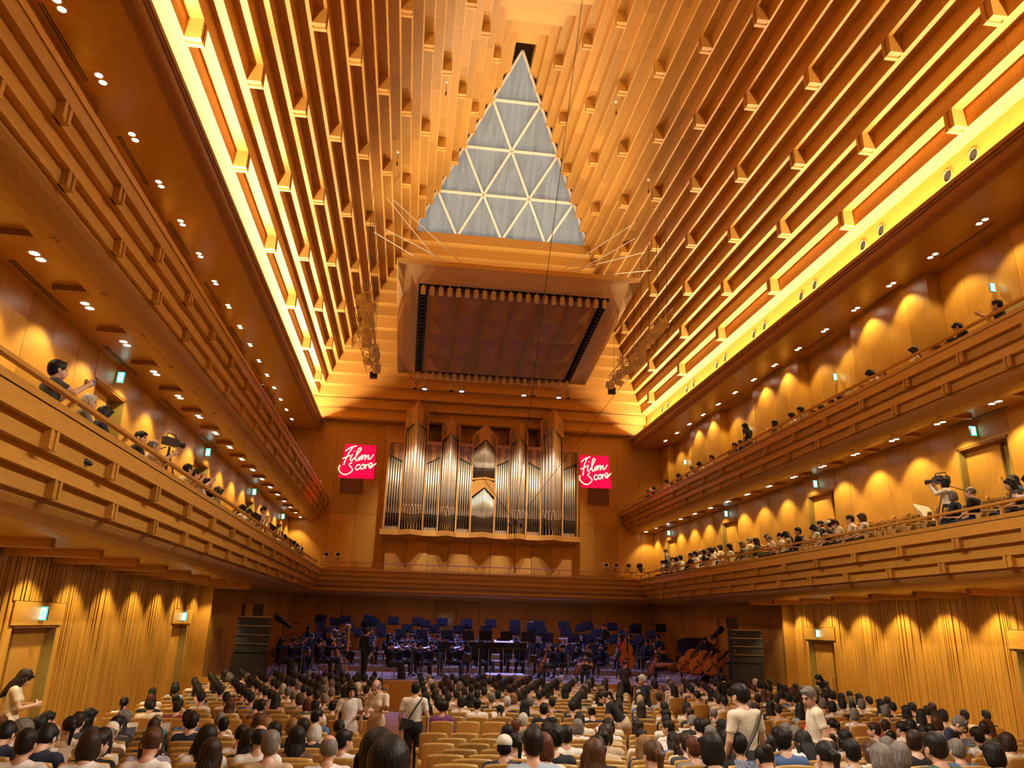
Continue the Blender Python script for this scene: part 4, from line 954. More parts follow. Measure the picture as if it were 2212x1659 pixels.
# -- hair and hats in head space
def strand(amp, fr=95): return lambda G: amp*(np.sin(fr*np.arctan2(G[..., 0], -G[..., 1]-.01)*.28+18*G[..., 2])+.7*np.sin(41*np.arctan2(G[..., 0], -G[..., 1]-.01)*.5-30*G[..., 2]+60*G[..., 1]))*np.clip((.14-G[..., 2])*9, 0, 1)
HAIR = {}
def hair(key, build, noise=None):
    f = Field(.0095); build(f); P, F, _ = f.run(noise); HAIR[key] = npmesh('hair', P, F, [M_CLOTH if key == 'cap' else M_HAIR])
def cap_(f, r=(.088, .108, .104), c=(0, -.016, .030)): f.el(c, r); return f
def face_(f, z=-.055, y=.098, rx=.066, rz=.10): f.el((0, y, z), (rx, .062, rz), 0, .012, None, True); f.el((0, .01, -.14), (.085, .10, .085), 0, .01, None, True)
def h_short(f): cap_(f, (.087, .106, .103)); f.el((0, -.055, -.030), (.074, .056, .062), 0, .03); f.rc((-.04, .072, .082), (.045, .07, .085), .016, .018, 0, .03); f.el((0, .105, -.055), (.068, .066, .112), 0, .012, None, True); f.el((0, .055, -.145), (.12, .105, .105), 0, .012, None, True); f.el((0, -.03, -.175), (.10, .10, .075), 0, .01, None, True)
def h_bob(f): cap_(f, (.094, .112, .108)); f.el((0, -.025, -.045), (.104, .096, .105), 0, .03); f.rc((-.05, .085, .07), (.05, .085, .07), .024, .024); f.el((0, .105, -.06), (.068, .080, .100), 0, .012, None, True); f.el((0, .01, -.20), (.07, .08, .10), 0, .01, None, True)
def h_long(f): cap_(f, (.094, .112, .108)); f.el((0, -.055, -.12), (.100, .062, .17), 0, .04); f.el((0, -.085, -.24), (.085, .045, .15), 0, .04); f.rc((-.088, .02, -.02), (-.095, .0, -.22), .026, .022, 0, .02).rc((.088, .02, -.02), (.095, .0, -.22), .026, .022, 0, .02); f.rc((-.05, .085, .07), (.05, .085, .07), .022, .022); f.el((0, .110, -.06), (.066, .080, .105), 0, .012, None, True)
def h_pony(f): cap_(f, (.086, .104, .102)); face_(f, rz=.11); f.rc((0, -.11, .03), (0, -.16, .0), .028, .034, 0, .015).rc((0, -.16, .0), (0, -.15, -.20), .036, .016, 0, .02)
def h_bun(f): cap_(f, (.086, .104, .102)); face_(f, rz=.11); f.el((0, -.115, .055), (.046, .040, .044), 0, .012)
def h_bald(f): cap_(f, (.086, .105, .10), (0, -.02, .01)); f.el((0, .03, .10), (.082, .105, .075), 0, .01, None, True); face_(f); f.el((0, .0, -.13), (.12, .14, .085), 0, .01, None, True)
def h_afro(f): f.el((0, -.02, .045), (.128, .132, .125)); f.el((0, .115, -.05), (.072, .07, .10), 0, .015, None, True); f.el((0, .03, -.17), (.12, .14, .085), 0, .01, None, True)
def h_cap(f): f.el((0, -.012, .045), (.091, .110, .085)); f.el((0, .0, -.04), (.14, .16, .055), 0, .006, None, True); f.el((0, .115, .022), (.068, .062, .010), 0, .01)
for k_, b_, n_ in (('short', h_short, strand(.0025)), ('bob', h_bob, strand(.003)), ('long', h_long, strand(.0035)), ('pony', h_pony, strand(.0025)), ('bun', h_bun, strand(.0025)), ('bald', h_bald, strand(.002)),
                   ('afro', h_afro, lambda G: .007*np.sin(70*G[..., 0])*np.sin(75*G[..., 1])*np.sin(68*G[..., 2])), ('cap', h_cap, None)):
    hair(k_, b_, n_)
_mf = Field(.0075); _mf.el((0, .072, -.075), (.060, .045, .040)); _mf.el((0, .03, -.06), (.075, .055, .10), 0, .004, None, True)
MASKM = npmesh('face_mask', *_mf.run()[:2], [M_WHITE])
HC = {'black': (.010, .008, .007), 'dark brown': (.028, .014, .008), 'brown': (.075, .032, .014), 'reddish brown': (.10, .030, .014), 'light brown': (.24, .125, .045), 'grey': (.17, .15, .13), 'white': (.50, .47, .42), 'cream': (.72, .66, .55), 'beige': (.50, .38, .22)}
CC = {'white': (.78, .75, .69), 'cream': (.72, .62, .46), 'beige': (.55, .42, .27), 'black': (.012, .012, .014), 'navy': (.018, .025, .055), 'grey': (.20, .20, .20), 'dark grey': (.06, .06, .065), 'blue': (.07, .14, .32), 'light blue': (.38, .48, .60), 'turquoise': (.02, .30, .42),
      'red': (.50, .02, .03), 'purple': (.16, .05, .20), 'brown': (.14, .07, .035), 'green': (.07, .12, .06), 'pink': (.65, .34, .28), 'lavender': (.45, .42, .55), 'lime': (.48, .68, .30), 'dark red': (.22, .02, .02)}
def setmat(o, c): o.color = (*c, 1)
HN = {'short': 'short %s hair', 'bob': 'chin-length %s hair', 'long': 'long %s hair', 'pony': '%s ponytail', 'bun': '%s hair in a bun', 'bald': 'thinning %s hair', 'afro': 'bushy %s hair', 'cap': '%s cap'}
NPEOPLE = [0]
def person(pose, loc, rz, hs, hc, shirt, pants='black', label='', group=None, sleeve='short', skirt=False, sc=1.0, skin=None, mask=False, shoes=False, tilt=0):
    d = BODY[pose]; o = ob('person', d['body'], None, loc, (tilt, 0, rz)); o.scale = (sc, sc, sc); NPEOPLE[0] += 1
    i = (NPEOPLE[0]*7 % 3) if skin is None else skin
    setmat(o, SKC[i])
    tag(o, label, 'person', group)
    h = ob('cap' if hs == 'cap' else 'hair', HAIR[hs], o); h.matrix_local = d['head']; setmat(h, HC[hc])
    if hs == 'cap':
        h2 = ob('hair', HAIR['short'], o); h2.matrix_local = d['head'] @ Matrix.Scale(.965, 4); setmat(h2, HC['black'])
    s = ob('shirt', d[sleeve], o); setmat(s, CC[shirt])
    t = ob('skirt' if skirt else 'trousers', d['skirt' if skirt else 'trousers'], o); setmat(t, CC[pants])
    if shoes:
        for i in (0, 1): ob('shoe', d['shoe%d' % i], o)
    if mask: ob('face_mask', MASKM, o).matrix_local = d['head']
    return o
# ================================================================== SEATS
def seat_meshes():
    m = MB(); nx = 8; w = .245; back = []
    def ridge(t, x, y): return None
    for lay, dy in ((0, 0.0), (1, .028)):
        for j, tz in enumerate((0, .55, .82, .94, 1.0)):
            for i in range(nx+1):
                u = -1+2*i/nx; hw = w*(1.0 if tz < .9 else .985 if tz < .97 else .93)*(.95+.05*tz)
                z = .36+tz*(.58-.018*u*u*(1 if tz > .5 else 0)); y = -.17-.10*tz+.030*u*u+dy
                m.v.append((u*hw, y, z))
    R, n = 5, nx+1
    for j in range(R-1):
        for i in range(nx):
            a = j*n+i; m.f.append((a, a+1, a+1+n, a+n)); b = a+R*n; m.f.append((b+n, b+n+1, b+1, b))
    for i in range(nx):
        t = (R-1)*n+i; m.f.append((t, t+1, t+1+R*n, t+R*n)); m.f.append((i+R*n, i+1+R*n, i+1, i))
    for j in range(R-1):
        a = j*n; m.f.append((a, a+n, a+n+R*n, a+R*n)); a = j*n+nx; m.f.append((a+R*n, a+n+R*n, a+n, a))
    m.m = [0]*len(m.f); bk = m
    cu = MB().prism([(-.15, .40), (.26, .42), (.29, .455), (.27, .485), (-.10, .475), (-.16, .45)], 'x', -.225, .225)
    pad = MB().prism([(-.172, .48), (-.115, .47), (-.165, .80), (-.21, .81)], 'x', -.20, .20)
    ar = MB().prism([(-.20, .60), (.17, .615), (.20, .63), (.17, .645), (-.20, .64)], 'x', -.025, .025).prism([(-.17, .0), (-.08, .0), (-.06, .61), (-.17, .61)], 'x', -.02, .02)
    return bk, cu, pad, ar
_bk, _cu, _pad, _ar = seat_meshes()
S_BK = _bk.mesh('backrest', W_SEAT, True); S_CU = _cu.mesh('cushion', M_GREEN, True); S_PD = _pad.mesh('back_pad', M_GREEN); S_AR = _ar.mesh('armrest', W_SEAT)
def theatre_seat(x, y, z, rz, label, group):
    r = root('theatre_seat', (x, y, z), rz, label, 'seat', group)
    ob('backrest', S_BK, r); ob('cushion', S_CU, r); ob('back_pad', S_PD, r); ob('armrest', S_AR, r, (-.265, 0, 0)); ob('armrest', S_AR, r, (.265, 0, 0))
    return r
ROWS = [27.2-.93*i for i in range(12)]+[14.6-.95*i for i in range(13)]          # front block, cross aisle, rear block
XS = [-9.35+.535*i for i in range(10)]+[-3.02+.535*i for i in range(12)]+[4.53+.535*i for i in range(10)]
grid = []
for ri, y in enumerate(ROWS):
    sh = .13 if ri % 2 else -.13
    for xi, x in enumerate(XS):
        p = (x+sh, y, fz(y)+1.0)
        a = px(p)
        if -60 < a[0] < W_PX+60 and px((x+sh, y, fz(y)+1.28))[1] < H_PX+10 and a[2] > 2.6:
            grid.append({'r': ri, 'i': xi, 'x': x+sh, 'y': y, 'z': fz(y), 'u': a[0], 'v': px((x+sh, y, fz(y)+1.13))[1], 'd': a[2], 'sv': px((x+sh, y, fz(y)+.94))[1]})
gs = sorted([g for g in grid if g['sv'] < H_PX+4], key=lambda g: g['d'])
near = gs[:255]; far = gs[255:]
for g in near: g['near'] = 1
NUM = ['one', 'two', 'three', 'four', 'five', 'six', 'seven', 'eight', 'nine', 'ten', 'eleven', 'twelve', 'thirteen', 'fourteen', 'fifteen', 'sixteen', 'seventeen', 'eighteen', 'nineteen', 'twenty', 'twenty-one', 'twenty-two', 'twenty-three', 'twenty-four', 'twenty-five', 'twenty-six']
cnt = {}
for g in sorted(near, key=lambda g: (g['r'], g['x'])):
    k = cnt[g['r']] = cnt.get(g['r'], -1)+1
    theatre_seat(g['x'], g['y'], g['z'], 0, 'tan wooden theatre seat, %s from the left in the %s row from the stage' % (nth(k), nth(g['r'])), 'theatre seats on the main floor')
fm = MB()
for g in far:
    for src, mi in ((_bk, 0), (_cu, 1), (_ar, 0)):
        fm.add([(a+g['x'], b+g['y'], c+g['z']) for a, b, c in src.v], src.f, mi)
if far: tag(fm.build('theatre_seats_far', [W_SEAT, M_GREEN], None, True), 'distant rows of tan wooden theatre seats towards the stage', 'seats', kind='stuff')

# ================================================================== AUDIENCE ON THE MAIN FLOOR
NOTE = [  # picture position of a head, hair style, hair colour, shirt, pose
 (29,1612,'short','black','white','sit'),(92,1605,'short','black','navy','sit_read'),(115,1556,'short','black','white','sit_right'),(47,1555,'long','black','black','sit_f'),(200,1569,'cap','cream','cream','sit'),
 (295,1544,'afro','grey','grey','sit_read'),(342,1540,'bald','grey','turquoise','sit_read'),(391,1536,'short','dark brown','dark red','sit'),(318,1594,'long','dark brown','lavender','sit_f'),(242,1605,'short','black','black','sit_right'),
 (365,1623,'bun','brown','white','sit_f'),(470,1616,'long','dark brown','black','sit_f'),(448,1590,'long','black','white','sit_f'),(521,1601,'long','black','black','sit_f'),(552,1580,'bun','black','white','sit_f'),(593,1609,'short','grey','beige','sit'),
 (658,1645,'bald','grey','white','sit'),(684,1554,'short','black','blue','sit_right'),(615,1562,'bob','light brown','white','sit_f'),(481,1540,'short','grey','white','sit'),(727,1623,'short','black','white','sit_right'),
 (975,1540,'afro','black','purple','sit_right'),(1015,1526,'short','black','white','sit'),(1127,1554,'short','white','white','sit'),
 (1089,1598,'cap','cream','navy','sit'),(1121,1605,'pony','black','white','sit_f'),(1150,1594,'bob','grey','white','sit_f'),(1179,1609,'bob','reddish brown','cream','sit_f'),(1170,1634,'short','black','light blue','sit'),(1208,1602,'afro','black','black','sit'),
 (1270,1623,'long','brown','black','sit_f'),(1362,1598,'long','light brown','navy','sit_f'),(1295,1576,'short','black','beige','sit'),(1447,1601,'long','dark brown','white','sit_f'),(1490,1645,'bob','black','black','sit_f'),(1629,1601,'long','black','navy','sit_f'),
 (1665,1587,'long','black','white','sit_f'),(1712,1605,'short','black','blue','sit_right'),(1795,1612,'bald','dark brown','beige','sit_left'),(1850,1623,'short','black','light blue','sit'),(1882,1605,'bob','brown','white','sit_f'),(1922,1634,'bob','grey','black','sit_f'),
 (1933,1573,'bald','black','white','sit_read'),(1737,1540,'short','black','red','sit'),(1870,1573,'long','black','dark grey','sit_f'),(2030,1580,'short','grey','grey','sit'),(2103,1583,'short','black','white','sit'),(2179,1598,'bob','dark brown','cream','sit_f'),(2132,1540,'short','black','navy','sit_left'),(2023,1536,'long','dark brown','black','sit_f')]
free = list(grid); occ = []
for (u, v, hs, hc, sh, po) in NOTE:
    cand = [g for g in free if (6.3 < g['d'] < (12.5 if v > 1570 else 20))]
    g = min(cand, key=lambda g: (g['u']-u)**2+(3*(g['v']-v))**2); free.remove(g); occ.append((g, hs, hc, sh, po))
ra = random.Random(21)
def rand_look(r):
    hs = r.choices(['short', 'bob', 'long', 'pony', 'bun', 'bald', 'afro', 'cap'], [40, 19, 22, 6, 4, 5, 2, 1])[0]
    hc = r.choices(['black', 'dark brown', 'brown', 'grey', 'white', 'reddish brown', 'light brown'], [68, 13, 3, 10, 3, 2, 1])[0]
    if hs in ('long', 'pony', 'bun') and hc in ('grey', 'white'): hc = 'black'
    if hs == 'bald': hc = r.choice(['grey', 'black', 'grey'])
    if hs == 'cap': hc = r.choice(['cream', 'beige'])
    sh = r.choices(['white', 'black', 'navy', 'grey', 'cream', 'beige', 'blue', 'light blue', 'dark grey', 'pink', 'green', 'brown', 'dark red'], [34, 20, 10, 7, 8, 5, 4, 4, 6, 2, 2, 2, 1])[0]
    fem = hs in ('bob', 'long', 'pony', 'bun')
    po = r.choices(['sit_f', 'sit_read', 'sit_left', 'sit_right'], [70, 14, 8, 8])[0] if fem else r.choices(['sit', 'sit_read', 'sit_left', 'sit_right'], [64, 16, 10, 10])[0]
    return hs, hc, sh, po
for g in free:
    p = .93 if g['r'] < 8 else .72 if g['r'] < 12 else .70
    if g['u'] < 400 and g['r'] < 5: p = .4
    if 880 < g['u'] < 1075 and g['v'] > 1525: p = .05          # the stretch of empty seats in the middle
    if 690 < g['u'] < 880 and g['v'] > 1548: p = .25
    if g['d'] < 6.5: p = .0
    if ra.random() < p: occ.append((g, *rand_look(ra)))
cnt = {}
occ.sort(key=lambda t: t[0]['d']); farocc = occ[170:]; occ = occ[:170]
for g, hs, hc, sh, po in sorted(occ, key=lambda t: (t[0]['r'], t[0]['x'])):
    k = cnt[g['r']] = cnt.get(g['r'], -1)+1
    person(po, (g['x'], g['y']-.0, g['z']-.055), ra.uniform(-.12, .12), hs, hc, sh, ra.choice(['black', 'navy', 'dark grey', 'brown']),
           '%s, %s top, %s from left, row %s from stage' % (HN[hs] % hc, sh, nth(k), NUM[g['r']]), 'seated audience on the main floor',
           ra.choice(['short', 'short', 'long']), sc=ra.uniform(.96, 1.05) if g['d'] > 5 else 1.0)
# the rows nearest the stage: too small to tell apart, joined into one object (heads, hair and shoulders as real geometry)
def lod():
    f = Field(.035); f.el((0, -.02, .78), (.165, .12, .26), 1, .04).rc((-.17, -.03, .96), (.17, -.03, .96), .06, .06, 1, .05).rc((0, -.03, 1.0), (0, .0, 1.12), .055, .05, 0, .02)
    for s in (-1, 1): f.rc((s*.19, -.03, .95), (s*.235, .05, .70), .052, .042, 1, .03).rc((s*.235, .05, .70), (s*.09, .26, .62), .04, .03, 0, .02).rc((s*.085, 0, .5), (s*.10, .43, .5), .085, .06, 2, .03).rc((s*.10, .43, .5), (s*.10, .45, .05), .058, .045, 2, .02)
    f.el((0, .02, 1.17), (.075, .095, .12), 0, .02); P, F, G = f.run(); return P, F, G[F[:, 0]]
LP, LF, LG = lod()
LH = {}
for k_, b_ in (('short', h_short), ('bob', h_bob), ('long', h_long)):
    f = Field(.022); b_(f); LH[k_] = f.run()[:2]
fp, ff, fc = [], [], []; o_ = 0
for g, hs, hc, sh, po in farocc:
    hq = hs if hs in LH else 'short'; a = ra.uniform(-.3, .3); Rz_ = rot(0, a, 0)
    for P, F, col in ((LP, LF, np.array([SKC[0], CC[sh], CC['black']])[LG]), (LH[hq][0]+[0, .015, 1.20], LH[hq][1], np.tile(HC[hc], (len(LH[hq][1]), 1)))):
        fp.append(P@Rz_.T+[g['x'], g['y'], g['z']-.055]); ff.append(F+o_); fc.append(col); o_ += len(P)
M_VC = bpy.data.materials.new('crowd_cloth_and_hair'); M_VC.use_nodes = True
_a = M_VC.node_tree.nodes.new('ShaderNodeAttribute'); _a.attribute_name = 'tone'; M_VC.node_tree.links.new(_a.outputs['Color'], M_VC.node_tree.nodes['Principled BSDF'].inputs['Base Color']); M_VC.node_tree.nodes['Principled BSDF'].inputs['Roughness'].default_value = .7
me = npmesh('seated_crowd', np.concatenate(fp), np.concatenate(ff), [M_VC])
at_ = me.attributes.new('tone', 'FLOAT_COLOR', 'FACE'); at_.data.foreach_set('color', np.concatenate([np.concatenate(fc), np.ones((sum(map(len, fc)), 1))], 1).astype(np.float32).ravel())
tag(ob('seated_crowd', me), 'crowd of seated listeners in the rows nearest the stage', 'crowd', kind='stuff')
# booklets held by readers
def booklet(name, loc, rot, label, mat, w=.15, h=.21):
    b = root(name, loc, 0, label, 'booklet', 'booklets and leaflets'); b.rotation_euler = rot
    for q in (-1, 1): MB().add([(0, 0, 0), (q*w, 0, .03), (q*w, h, .03), (0, h, 0), (0, 0, -.004), (q*w, 0, .026), (q*w, h, .026), (0, h, -.004)], [(0,1,2,3),(7,6,5,4),(0,4,5,1),(1,5,6,2),(2,6,7,3),(3,7,4,0)]).build('page', mat, b)
    return b
M_PAPER = plain('paper', (.80, .74, .66), .7); M_PAPERB = plain('printed_cover', (.12, .14, .22), .6, var=.8, nscale=30)
nb = 0
for g, hs, hc, sh, po in occ:
    if po == 'sit_read' and nb < 26 and g['d'] < 24:
        booklet('booklet', (g['x'], g['y']+.36, g['z']+.78), (1.0, 0, 0), '%s booklet held by the %s-topped reader, %s row from the stage, place %s' % ('white' if nb % 3 else 'dark', sh, nth(g['r']), nth(g['i'])), M_PAPER if nb % 3 else M_PAPERB); nb += 1
# three listeners close to the camera
for x, y, hs, hc, sh, po, zz, lab in ((-3.80, 3.35, 'short', 'black', 'dark grey', 'sit', 1.12, 'short dark hair seen closest to the camera at the bottom middle'), (-3.87, 4.35, 'long', 'black', 'black', 'sit_f', 1.05, 'long black hair just behind the closest head at the bottom middle'), (-3.50, 3.0, 'bob', 'reddish brown', 'brown', 'sit_f', 1.06, 'reddish brown hair at the bottom edge right of the closest head')):
    theatre_seat(x, y, zz, 0, 'tan wooden theatre seat under the listener with '+lab[:lab.index(' hair')]+' hair near the camera', 'theatre seats on the main floor')
    person(po, (x, y, zz-.05), .05, hs, hc, sh, 'black', 'person with '+lab, None, 'long')
# ================================================================== STANDING PEOPLE ON THE MAIN FLOOR
def stand_at(u, v, h, y0=9.0):
    y = y0
    while y < 28:
        # point on the viewing ray at depth y, compared with the head height over the floor
        d = _f+_r*((u-W_PX/2)/FPX)-_u*((v-H_PX/2)/FPX); P = CAM+d*(y/d.y)
        if P.z <= fz(y)+h: return P.x, y
        y += .05
    return P.x, 27.5
def strap(o, a, b, mat, nm='shoulder_strap'):
    MB().tube([a, tuple((Vector(a)+Vector(b))/2+Vector((0, -.03, 0))), b], .014, 5).build(nm, mat, o)
x, y = -10.25, 14.75
person('stand_read', (x, y, fz(y)), -1.0, 'long', 'dark brown', 'cream', 'cream', 'woman in a puffy cream blouse reading her phone by the left wall door', None, 'short', True, 1.08, shoes=True)
PH = plain('phone_glass', (.03, .03, .05), .15, emit=(.25, .4, .8), es=.25)
o = MB().box(-.037, .037, -.005, .005, -.075, .075).build('phone', PH, None, False, (x+.29, y+.25, fz(y)+1.25), (1.0, 0, -1.0)); tag(o, 'dark phone held by the woman in cream by the left wall', 'phone')
tb = root('shopping_bag', (x+.05, y-.25, fz(y)+.62), .3, 'orange paper bag hanging beside the woman in the cream blouse', 'bag')
MB().box(-.13, .13, -.05, .05, -.17, .14).build('bag_body', plain('bag_orange', (.75, .17, .03), .7, var=.3, nscale=18), tb); MB().tube([(-.08, 0, .14), (-.06, 0, .34), (.06, 0, .34), (.08, 0, .14)], .008, 5).build('bag_handle', M_WHITE, tb)
x, y = -10.2, 13.45; person('stand_turn', (x, y, fz(y)), -1.2, 'bob', 'black', 'black', 'black', 'masked woman in black at the far left edge beside the wall', None, 'long', True, .95, mask=True, shoes=True)
x, y = stand_at(833, 1444, 1.70); person('stand_read', (x, 16.0, fz(16)), PI-.5, 'bald', 'grey', 'cream', 'beige', 'older man in a cream patterned shirt facing back from the cross aisle', None, 'short', False, 1.02, shoes=True)
booklet('booklet', (x+.16, 15.72, fz(16)+1.18), (.5, 0, 2.6), 'tan open booklet held by the older man in the cross aisle', plain('tan_cover', (.45, .28, .12), .7), .11, .16)
x, y = stand_at(895, 1462, 1.72); o = person('stand', (x, 15.2, fz(15.2)), -.15, 'short', 'black', 'white', 'black', 'man in a white polo shirt seen from behind with a black sling bag', None, 'short', False, 1.0, shoes=True)
strap(o, (.15, -.14, 1.45), (-.12, -.16, 1.02), M_BLACK); bg = MB().prism([(-.13, -.10), (.10, -.06), (.14, .06), (-.08, .10)], 'y', -.055, .055).build('sling_bag', plain('bag_nylon', (.02, .02, .022), .55), None, False, (x-.14, 14.98, fz(15.2)+1.02)); tag(bg, 'black nylon sling bag on the back of the man in white', 'bag')
x, y = stand_at(765, 1478, 1.60); person('stand', (x, 15.9, fz(15.9)), PI+.25, 'bob', 'black', 'white', 'white', 'woman in a white t-shirt and skirt facing back in the cross aisle', None, 'short', True, .95, shoes=True)
x, y = stand_at(1237, 1468, 1.55); person('stand_lean', (x, 16.2, fz(16.2)), 1.2, 'pony', 'dark brown', 'black', 'beige', 'woman in a black sleeveless top stooping between the seats in the aisle', None, 'short', False, 1.0, shoes=True)
x, y = stand_at(1602, 1493, 1.70); o = person('stand', (x, y, fz(y)), .35, 'short', 'black', 'cream', 'dark grey', 'man in a cream shirt with a thin black strap across his back', None, 'short', False, 1.02, shoes=True)
strap(o, (.16, -.13, 1.44), (-.15, -.15, 1.02), M_BLACK)
x, y = sx(1768, 10.8, 1.5), 10.8; person('stand_turn', (x, y, fz(y)), 1.25, 'short', 'grey', 'cream', 'brown', 'tall man in a loose cream t-shirt standing among the seats on the right', None, 'short', False, 1.06, shoes=True)
x, y = stand_at(1562, 1458, 1.60); o = person('stand', (x, y, fz(y)), .2, 'bob', 'black', 'black', 'navy', 'woman in a black jacket carrying a woven bag near the front rows', None, 'long', False, .97, shoes=True)
tb = MB().lathe([(.0001, -.16), (.10, -.15), (.13, -.03), (.10, .08), (.11, .10)], 12).build('woven_bag', plain('straw', (.62, .50, .30), .9, var=.3, nscale=60), None, False, (x-.30, y-.12, fz(y)+1.05)); tb.scale = (.8, 1.0, 1.0); tag(tb, 'pale woven shoulder bag of the woman in the black jacket', 'bag')
x, y = stand_at(1395, 1466, 1.60); person('stand_turn', (x, y, fz(y)), .9, 'short', 'white', 'navy', 'navy', 'white-haired person in a navy suit standing among the front rows', None, 'long', False, 1.0, shoes=True)
x, y = stand_at(1780, 1462, 1.48); person('stand_lean', (x, 25.3, fz(25.3)), 1.9, 'long', 'black', 'black', 'black', 'long-haired woman in black bending beside the right ground floor door', None, 'long', False, 1.0, shoes=True)
x, y = sx(2035, 11.9, 1.0), 11.9; person('stand_lean', (x, y, fz(y)-.05), -2.4, 'short', 'grey', 'navy', 'navy', 'man in a dark jacket bending towards the seats at the right', None, 'long', False, .95, shoes=True)

# ================================================================== BALCONY SEATS AND PEOPLE
rb = random.Random(99)
def bal_row(s, xr, zf, y0, y1, aim, seats, pocc, lev, rown, empties=(), photo=.06):
    y = y0; k = 0; kp = 0
    while y < y1:
        hp = px((s*xr, y, zf+1.2))
        if -20 < hp[0] < W_PX+25 and -20 < hp[1] < H_PX:
            a = aim*s
            if seats and y < 25: theatre_seat(s*xr, y, zf, a, 'tan wooden balcony seat, %s %s, %s row, %s from the rear' % (lev, SIDE[s], rown, nth(k)), 'theatre seats on the balconies'); k += 1
            if rb.random() < pocc and not any(e0 < hp[0] < e1 for e0, e1 in empties):
                hs, hc, sh, po = rand_look(rb)
                if rb.random() < photo: po = 'sit_photo'
                person(po, (s*xr, y, zf-.05), a+rb.uniform(-.25, .35)*s, hs, hc, sh, rb.choice(['black', 'navy', 'beige', 'dark grey']),
                       '%s, %s top, %s %s balcony %s row, %s from rear' % (HN[hs] % hc, sh, lev, SIDE[s], rown, nth(kp)), 'audience on the balconies', rb.choice(['short', 'short', 'long']), sc=1.04, mask=rb.random() < .3); kp += 1
        y += .62
bal_row(1, XB1+.95, ZD1-.25, 12.6, 38.0, .75, True, .74, 'lower', 'front', ((1866, 1990), (2000, 2040)))
bal_row(1, XB1+2.10, ZD1+.10, 13.2, 38.0, .75, True, .42, 'lower', 'rear', ((1930, 2100),))
bal_row(1, XB2+.95, ZD2-.25, 12.6, 43.4, .75, False, .36, 'upper', 'front', ())
bal_row(1, XB2+2.10, ZD2+.10, 13.2, 43.0, .75, False, .20, 'upper', 'rear', ())
bal_row(-1, XB1+.95, ZD1-.25, 12.2, 38.2, .75, False, .62, 'lower', 'front', (), .2)
bal_row(-1, XB2+.80, ZD2-.25, 20.0, 43.0, .75, False, .14, 'upper', 'front', (), .5)
# the man filming from the left balcony, the two cameras, the staff member with the placard
person('sit_photo', (-8.62, 10.2, ZD1-.42), -.85, 'short', 'black', 'dark grey', 'blue', 'man in a dark grey t-shirt holding up a phone over the left balcony rail', None, 'short', False, 1.06)
o = MB().box(-.075, .075, -.006, .006, -.038, .038).build('phone', PH, None, False, (-8.24, 10.55, ZD1-.42+1.16), (0, 0, -.85)); tag(o, 'phone held up by the man at the left balcony rail', 'phone')
def tripod_camera(loc, rz, label):
    r = root('video_camera', loc, rz, label, 'video camera')
    m = MB()
    for k in range(3):
        a = 2*PI*k/3+.5; m.tube([(0, 0, 1.25), (.42*math.cos(a), .42*math.sin(a), 0)], .018, 6)
    m.tube([(0, 0, .7), (0, 0, 1.35)], .03, 8).build('tripod', M_BLKPL, r)
    MB().box(-.07, .07, -.2, .2, 1.38, 1.56).build('camera_body', M_BLKPL, r)
    MB().lathe([(.055, 0), (.06, .18), (.075, .2), (.07, .2)], 12).xf(Matrix.Translation((0, .2, 1.47)) @ Matrix.Rotation(-PI/2, 4, 'X')).build('lens', M_BLACK, r)
    MB().tube([(0, -.15, 1.56), (0, -.12, 1.66), (0, .12, 1.66), (0, .16, 1.56)], .015, 6).build('carry_handle', M_BLKPL, r); MB().box(-.15, -.08, -.06, .10, 1.48, 1.58).build('flip_screen', M_BLKPL, r)
    MB().tube([(0, -.1, 1.33), (.12, -.5, 1.15)], .012, 6).build('pan_handle', M_BLKPL, r)
    return r
tripod_camera((-9.45, 18.0, ZD1+.10), -.5, 'black video camera on a tripod behind the left balcony seats')
tripod_camera((9.75, 17.65, ZD1+.10), .5, 'black video camera on a tripod in front of the standing woman')
person('stand_camera', (9.25, 16.9, ZD1-.25), .6, 'bob', 'black', 'white', 'black', 'woman in a white blouse and black skirt filming from the right balcony', None, 'long', True, 1.0)
bd = root('white_board', (9.8, 18.3, ZD1+.6), .5, 'white sheet board on a stand before the camera woman', 'board')
MB().box(-.42, .42, -.01, .01, .0, .5).xf(Matrix.Rotation(-.5, 4, 'X')).build('sheet', M_WHITE, bd); MB().tube([(0, 0, 0), (0, 0, -.5)], .02, 6).build('pole', M_BLKPL, bd); MB().tube([(0, 0, -.3), (.25, 0, -.5)], .012, 5).tube([(0, 0, -.3), (-.15, .2, -.5)], .012, 5).tube([(0, 0, -.3), (-.15, -.2, -.5)], .012, 5).build('base', M_BLKPL, bd)
person('stand_turn', (9.95, 14.4, ZD1+.10), .9, 'short', 'brown', 'pink', 'beige', 'person in a pink-beige shirt standing at the right balcony rear rail', None, 'short', False, 1.0)
person('stand_turn', (-9.0, 27.2, ZD1-.25), -2.2, 'short', 'black', 'white', 'black', 'masked usher in white shirt and black vest on the left balcony', None, 'long', False, .98, mask=True)
pl = root('placard', (-8.78, 27.0, ZD1+.88), -2.2+PI, 'red and white notice card held by the usher on the left balcony', 'placard')
MB().box(-.17, .17, -.006, .006, -.22, .22).build('card', M_WHITE, pl)
m = MB().box(-.155, .155, .0065, .009, -.10, .205); m.build('red_field', plain('notice_red', (.55, .01, .02), .6), pl)
m = MB().box(-.10, -.05, .009, .011, -.06, .12).tube([(-.075, .01, .15), (-.075, .0105, .1501)], .03, 8)
for k in range(4): m.box(.0, .13, .009, .011, .14-k*.05, .16-k*.05)
m.build('white_print', M_WHITE, pl)
person('stand_turn', (9.4, 27.9, ZD2-.25), .4, 'long', 'black', 'black', 'dark grey', 'long-haired woman in a black dress leaning on the upper right balcony rail', None, 'short', True, 1.04)
